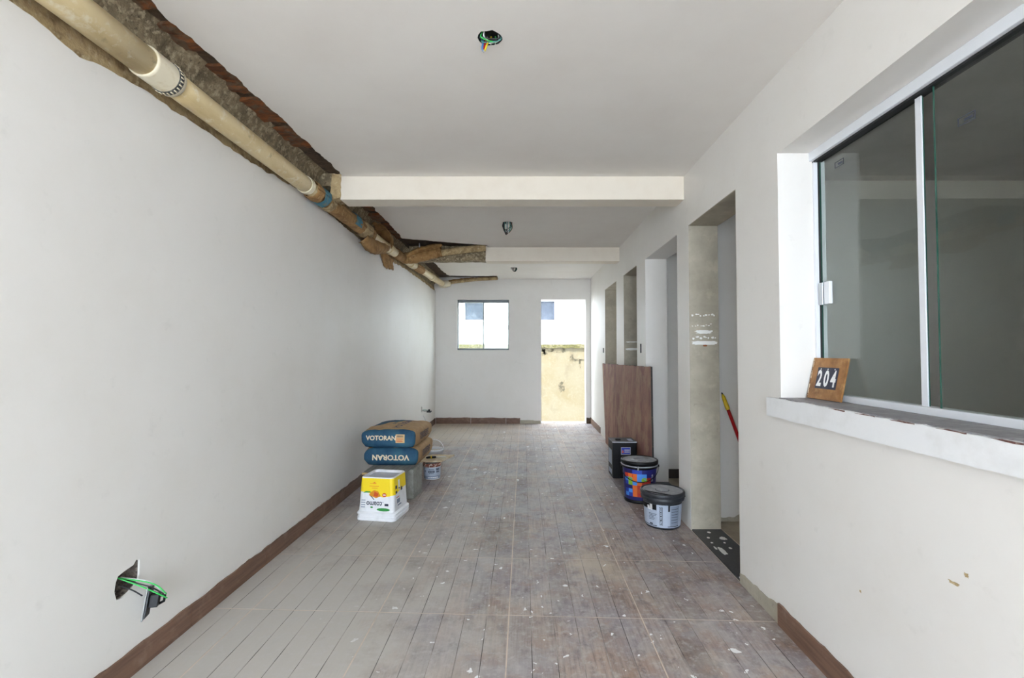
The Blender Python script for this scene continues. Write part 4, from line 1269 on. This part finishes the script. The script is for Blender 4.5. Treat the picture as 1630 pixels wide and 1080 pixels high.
def sack_mat(name, flip):
    m = mat(name, srgb(186, 152, 108), .8, [(7, srgb(164, 130, 88), .42, .64, .8), (30, srgb(204, 176, 136), .56, .7, .6)], (14, .5, .02))
    nt = m.node_tree; N, L = nt.nodes, nt.links
    p = N['Principled BSDF']
    src = p.inputs['Base Color'].links[0].from_socket
    tc = N.new('ShaderNodeTexCoord'); sp = N.new('ShaderNodeSeparateXYZ'); L.new(tc.outputs['Object'], sp.inputs[0])
    def mth(op, a, b):
        n = N.new('ShaderNodeMath'); n.operation = op
        for i, q in enumerate((a, b)):
            if isinstance(q, (int, float)):
                n.inputs[i].default_value = q
            else:
                L.new(q, n.inputs[i])
        return n.outputs[0]
    ns = N.new('ShaderNodeTexNoise'); ns.inputs['Scale'].default_value = 12; L.new(tc.outputs['Object'], ns.inputs['Vector'])
    wob = mth('MULTIPLY', mth('SUBTRACT', ns.outputs['Fac'], .5), .03)
    front = mth('LESS_THAN', mth('ADD', sp.outputs[1], wob), -.258)
    if not flip:
        bl = mth('LESS_THAN', mth('SUBTRACT', sp.outputs[0], mth('MULTIPLY', mth('ADD', sp.outputs[1], .12), mth('ADD', mth('MULTIPLY', sp.outputs[1], 1.0), .42))), -.21)
        front = mth('MAXIMUM', front, bl)
    ns2 = N.new('ShaderNodeTexNoise'); ns2.inputs['Scale'].default_value = 9; ns2.inputs['Detail'].default_value = 6; L.new(tc.outputs['Object'], ns2.inputs['Vector'])
    rp = N.new('ShaderNodeValToRGB')
    rp.color_ramp.elements[0].position = .35; rp.color_ramp.elements[0].color = srgb(20, 62, 92)
    rp.color_ramp.elements[1].position = .72; rp.color_ramp.elements[1].color = srgb(52, 98, 118)
    L.new(ns2.outputs['Fac'], rp.inputs[0])
    mx = N.new('ShaderNodeMix'); mx.data_type = 'RGBA'
    L.new(front, mx.inputs[0]); L.new(src, mx.inputs[6]); L.new(rp.outputs[0], mx.inputs[7])
    L.new(mx.outputs[2], p.inputs['Base Color'])
    return m
M['sack0'] = sack_mat('printed_sack_paper', 0)
M['sack1'] = sack_mat('printed_sack_paper_dusty', 1)
M['tan2'] = mat('pale_kraft_print', srgb(226, 208, 178), .8)
M['sacknavy'] = mat('navy_sack_print', srgb(44, 52, 84), .8, [(30, srgb(110, 96, 84), .55, .66, .8)])
M['sackteal'] = mat('teal_sack_print', srgb(72, 112, 124), .8, [(30, srgb(140, 120, 90), .5, .64, .8)])
sack((-1.072, 4.215, .2615), R(-2), 'lower blue and brown cement sack with upside down lettering', 1, 2)
sack((-1.082, 4.185, .4150), R(-3), 'upper blue and brown cement sack lying on the lower one', 0, 5)

# ---------------------------------------------------------------- small buckets, scrap board, knife
b1 = empty('small_bucket', (-.853, 4.535, 0))
MB().lathe([(.074, 0), (.078, .004), (.082, .125), (.084, .126)], n=36).build('bucket_wall', 'tub', b1)
MB().lathe([(.084, .118), (.0865, .122), (.0865, .148), (.083, .152), (.078, .150)], n=36, caps=(False, False)).build('crusted_rim', 'rustdrip', b1)
am3 = math.atan2(-4.535, .853)
f4 = cylmap(0, 0, lambda z: .078 + .004 * z / .125, am3)
mb = MB()
patch(mb, f4, -.10, .10, .008, .036, 3, 20, .0010)
patch(mb, f4, -.10, .10, .036, .112, 0, 20, .0010)
for (x0, x1, z0, z1, c_) in ((-.035, .025, .066, .086, 1), (-.03, .02, .094, .100, 1), (-.03, .015, .058, .062, 1), (.04, .075, .086, .106, 1), (.04, .075, .066, .080, 1), (-.075, -.062, .07, .09, 1), (-.04, .06, .016, .026, 2)):
    k = max(2, int((x1 - x0) / .009))
    for q in range(k):
        patch(mb, f4, x0 + (x1 - x0) * q / k, x0 + (x1 - x0) * (q + .72) / k, z0, z1, c_, 1, .0018)
mb.build('printed_label', ['labelgrey', 'ink', 'white', 'labeldim'], b1, fixn=False)
tag(b1, 'small labelled putty bucket with brown crusted rim under the scrap board', 'bucket')
b2 = empty('small_bucket', (-.925, 5.0, 0))
MB().lathe([(.082, 0), (.086, .004), (.098, .165), (.103, .166), (.104, .182), (.100, .184), (.097, .180), (.095, .150)], n=36, caps=(True, False)).build('bucket_wall', 'tub', b2)
mb = MB()
vs = [(0, 0, .162)]
for r_ in (.04, .075, .0955):
    for k in range(28):
        a = 2 * math.pi * k / 28
        vs.append((r_ * math.cos(a), r_ * math.sin(a), .158 + (.012 * noise.noise(Vector((math.cos(a) * r_ * 40, math.sin(a) * r_ * 40, 1))) if r_ < .09 else 0)))
fs = [(0, 1 + k, 1 + (k + 1) % 28) for k in range(28)]
for j in range(2):
    fs += [(1 + j * 28 + k, 1 + (j + 1) * 28 + k, 1 + (j + 1) * 28 + (k + 1) % 28, 1 + j * 28 + (k + 1) % 28) for k in range(28)]
mb.add(vs, fs, 0, True).build('plaster_fill', 'plaster', b2)
hp = [(.104 * math.cos(R(180) * k / 16), .02 * math.sin(R(180) * k / 16), .174 + .10 * math.sin(R(180) * k / 16)) for k in range(17)]
MB().tube(hp, .0035, 8).build('handle', 'tub', b2)
tag(b2, 'white bucket of plaster with upright handle behind the sacks', 'bucket')
sc = empty('scrap_board', (-.83, 4.64, .1525))
slab('board', [(-.15, -.135), (.066, -.122), (.155, .14), (-.06, .155), (-.16, .10)], [], lambda a, b, t: (a, b, t), 0, .014, 'scrap', sc)
tag(sc, 'pale scrap of plywood laid on the putty bucket', 'board')
kn = empty('putty_knife', (-.83, 4.64, .1672), R(28))
MB().tube(bez([(-.105, 0, .010), (-.08, 0, .012), (-.04, 0, .010), (-.005, 0, .008)], 5), [.006] + [.0095] * 14 + [.006], 12).build('handle', 'black', kn)
MB().tube([(-.062, 0, .0115), (-.050, 0, .011)], .0102, 12).build('handle_band', 'yellow', kn)
MB().tube([(-.012, 0, .0085), (.01, 0, .0060)], [.005, .003], 8).build('ferrule', 'steel', kn)
MB().hexa([(.005, -.006, .001), (.095, -.014, .0006), (.095, .014, .0006), (.005, .006, .001)], [(.005, -.006, .005), (.095, -.014, .0016), (.095, .014, .0016), (.005, .006, .005)]).build('blade', 'steel', kn)
tag(kn, 'putty knife with dark and yellow handle lying on the scrap board', 'putty knife')

# ---------------------------------------------------------------- house number board on the sill
sg = empty('number_sign', (1.262, 1.945, 1.0015))
bx = Vector((.010, -.200, 0)).normalized()      # along the board, left to right for the viewer
up = Vector((.040, .006, .171)).normalized()
nr = bx.cross(up).normalized()
if nr.x > 0:
    nr = -nr
o0 = Vector((1.243, 2.053, 1.003)) - Vector(sg.location)
def sm(x, z, d=0.0):
    return o0 + bx * x + up * z + nr * d
def sbox(name, x0, x1, z0, z1, d0, d1, m, parent):
    return MB().hexa([sm(x0, z0, d0), sm(x1, z0, d0), sm(x1, z1, d0), sm(x0, z1, d0)], [sm(x0, z0, d1), sm(x1, z0, d1), sm(x1, z1, d1), sm(x0, z1, d1)]).build(name, m, parent)
sbox('sign_board', 0, .200, 0, .176, -.004, .004, 'signwood', sg)
sbox('chipped_edge', -.001, .006, .0, .17, -.003, .0045, 'chipped', sg)
for k, ch in enumerate('204'):
    x0 = .040 + k * .041
    pz = sbox('number_plate', x0, x0 + .040, .045, .135, .004, .0055, 'numplate', sg)
    letter('numeral', ch, .092, lambda x, y: sm(x0 + .020 + x, .085 + y, .0062), 'white', pz, .003, .62)
    MB().add([sm(x0 + .020 + .003 * math.cos(a * .785), .128 + .003 * math.sin(a * .785), .006) for a in range(8)], [tuple(range(8))]).build('nail_head', 'white', pz, fixn=False)
tag(sg, 'brown wooden board numbered 204 leaning on the window sill', 'number sign')

# ---------------------------------------------------------------- red pole in the nearest doorway
pb = empty('broom_pole', (1.62, 3.03, 0))
a = Vector((1.620, 3.03, .0)); b = Vector((1.432, 3.335, .865)); d = (b - a).normalized()
off = Vector(pb.location)
MB().tube([a - off + Vector((0, 0, .012)), b - off - d * .07], .0115, 14).build('pole', 'redpole', pb)
MB().tube([b - off - d * .075, b - off - d * .06, b - off - d * .015, b - off + d * .02, b - off + d * .04], [.0125, .0155, .0135, .0125, .006], 14).build('pole_cap', 'yellowcap', pb)
MB().tube([b - off + d * .036, b - off + d * .052], [.006, .004], 8).build('cap_tip', 'black', pb)
tag(pb, 'red pole with yellow cap leaning inside the nearest doorway', 'pole')
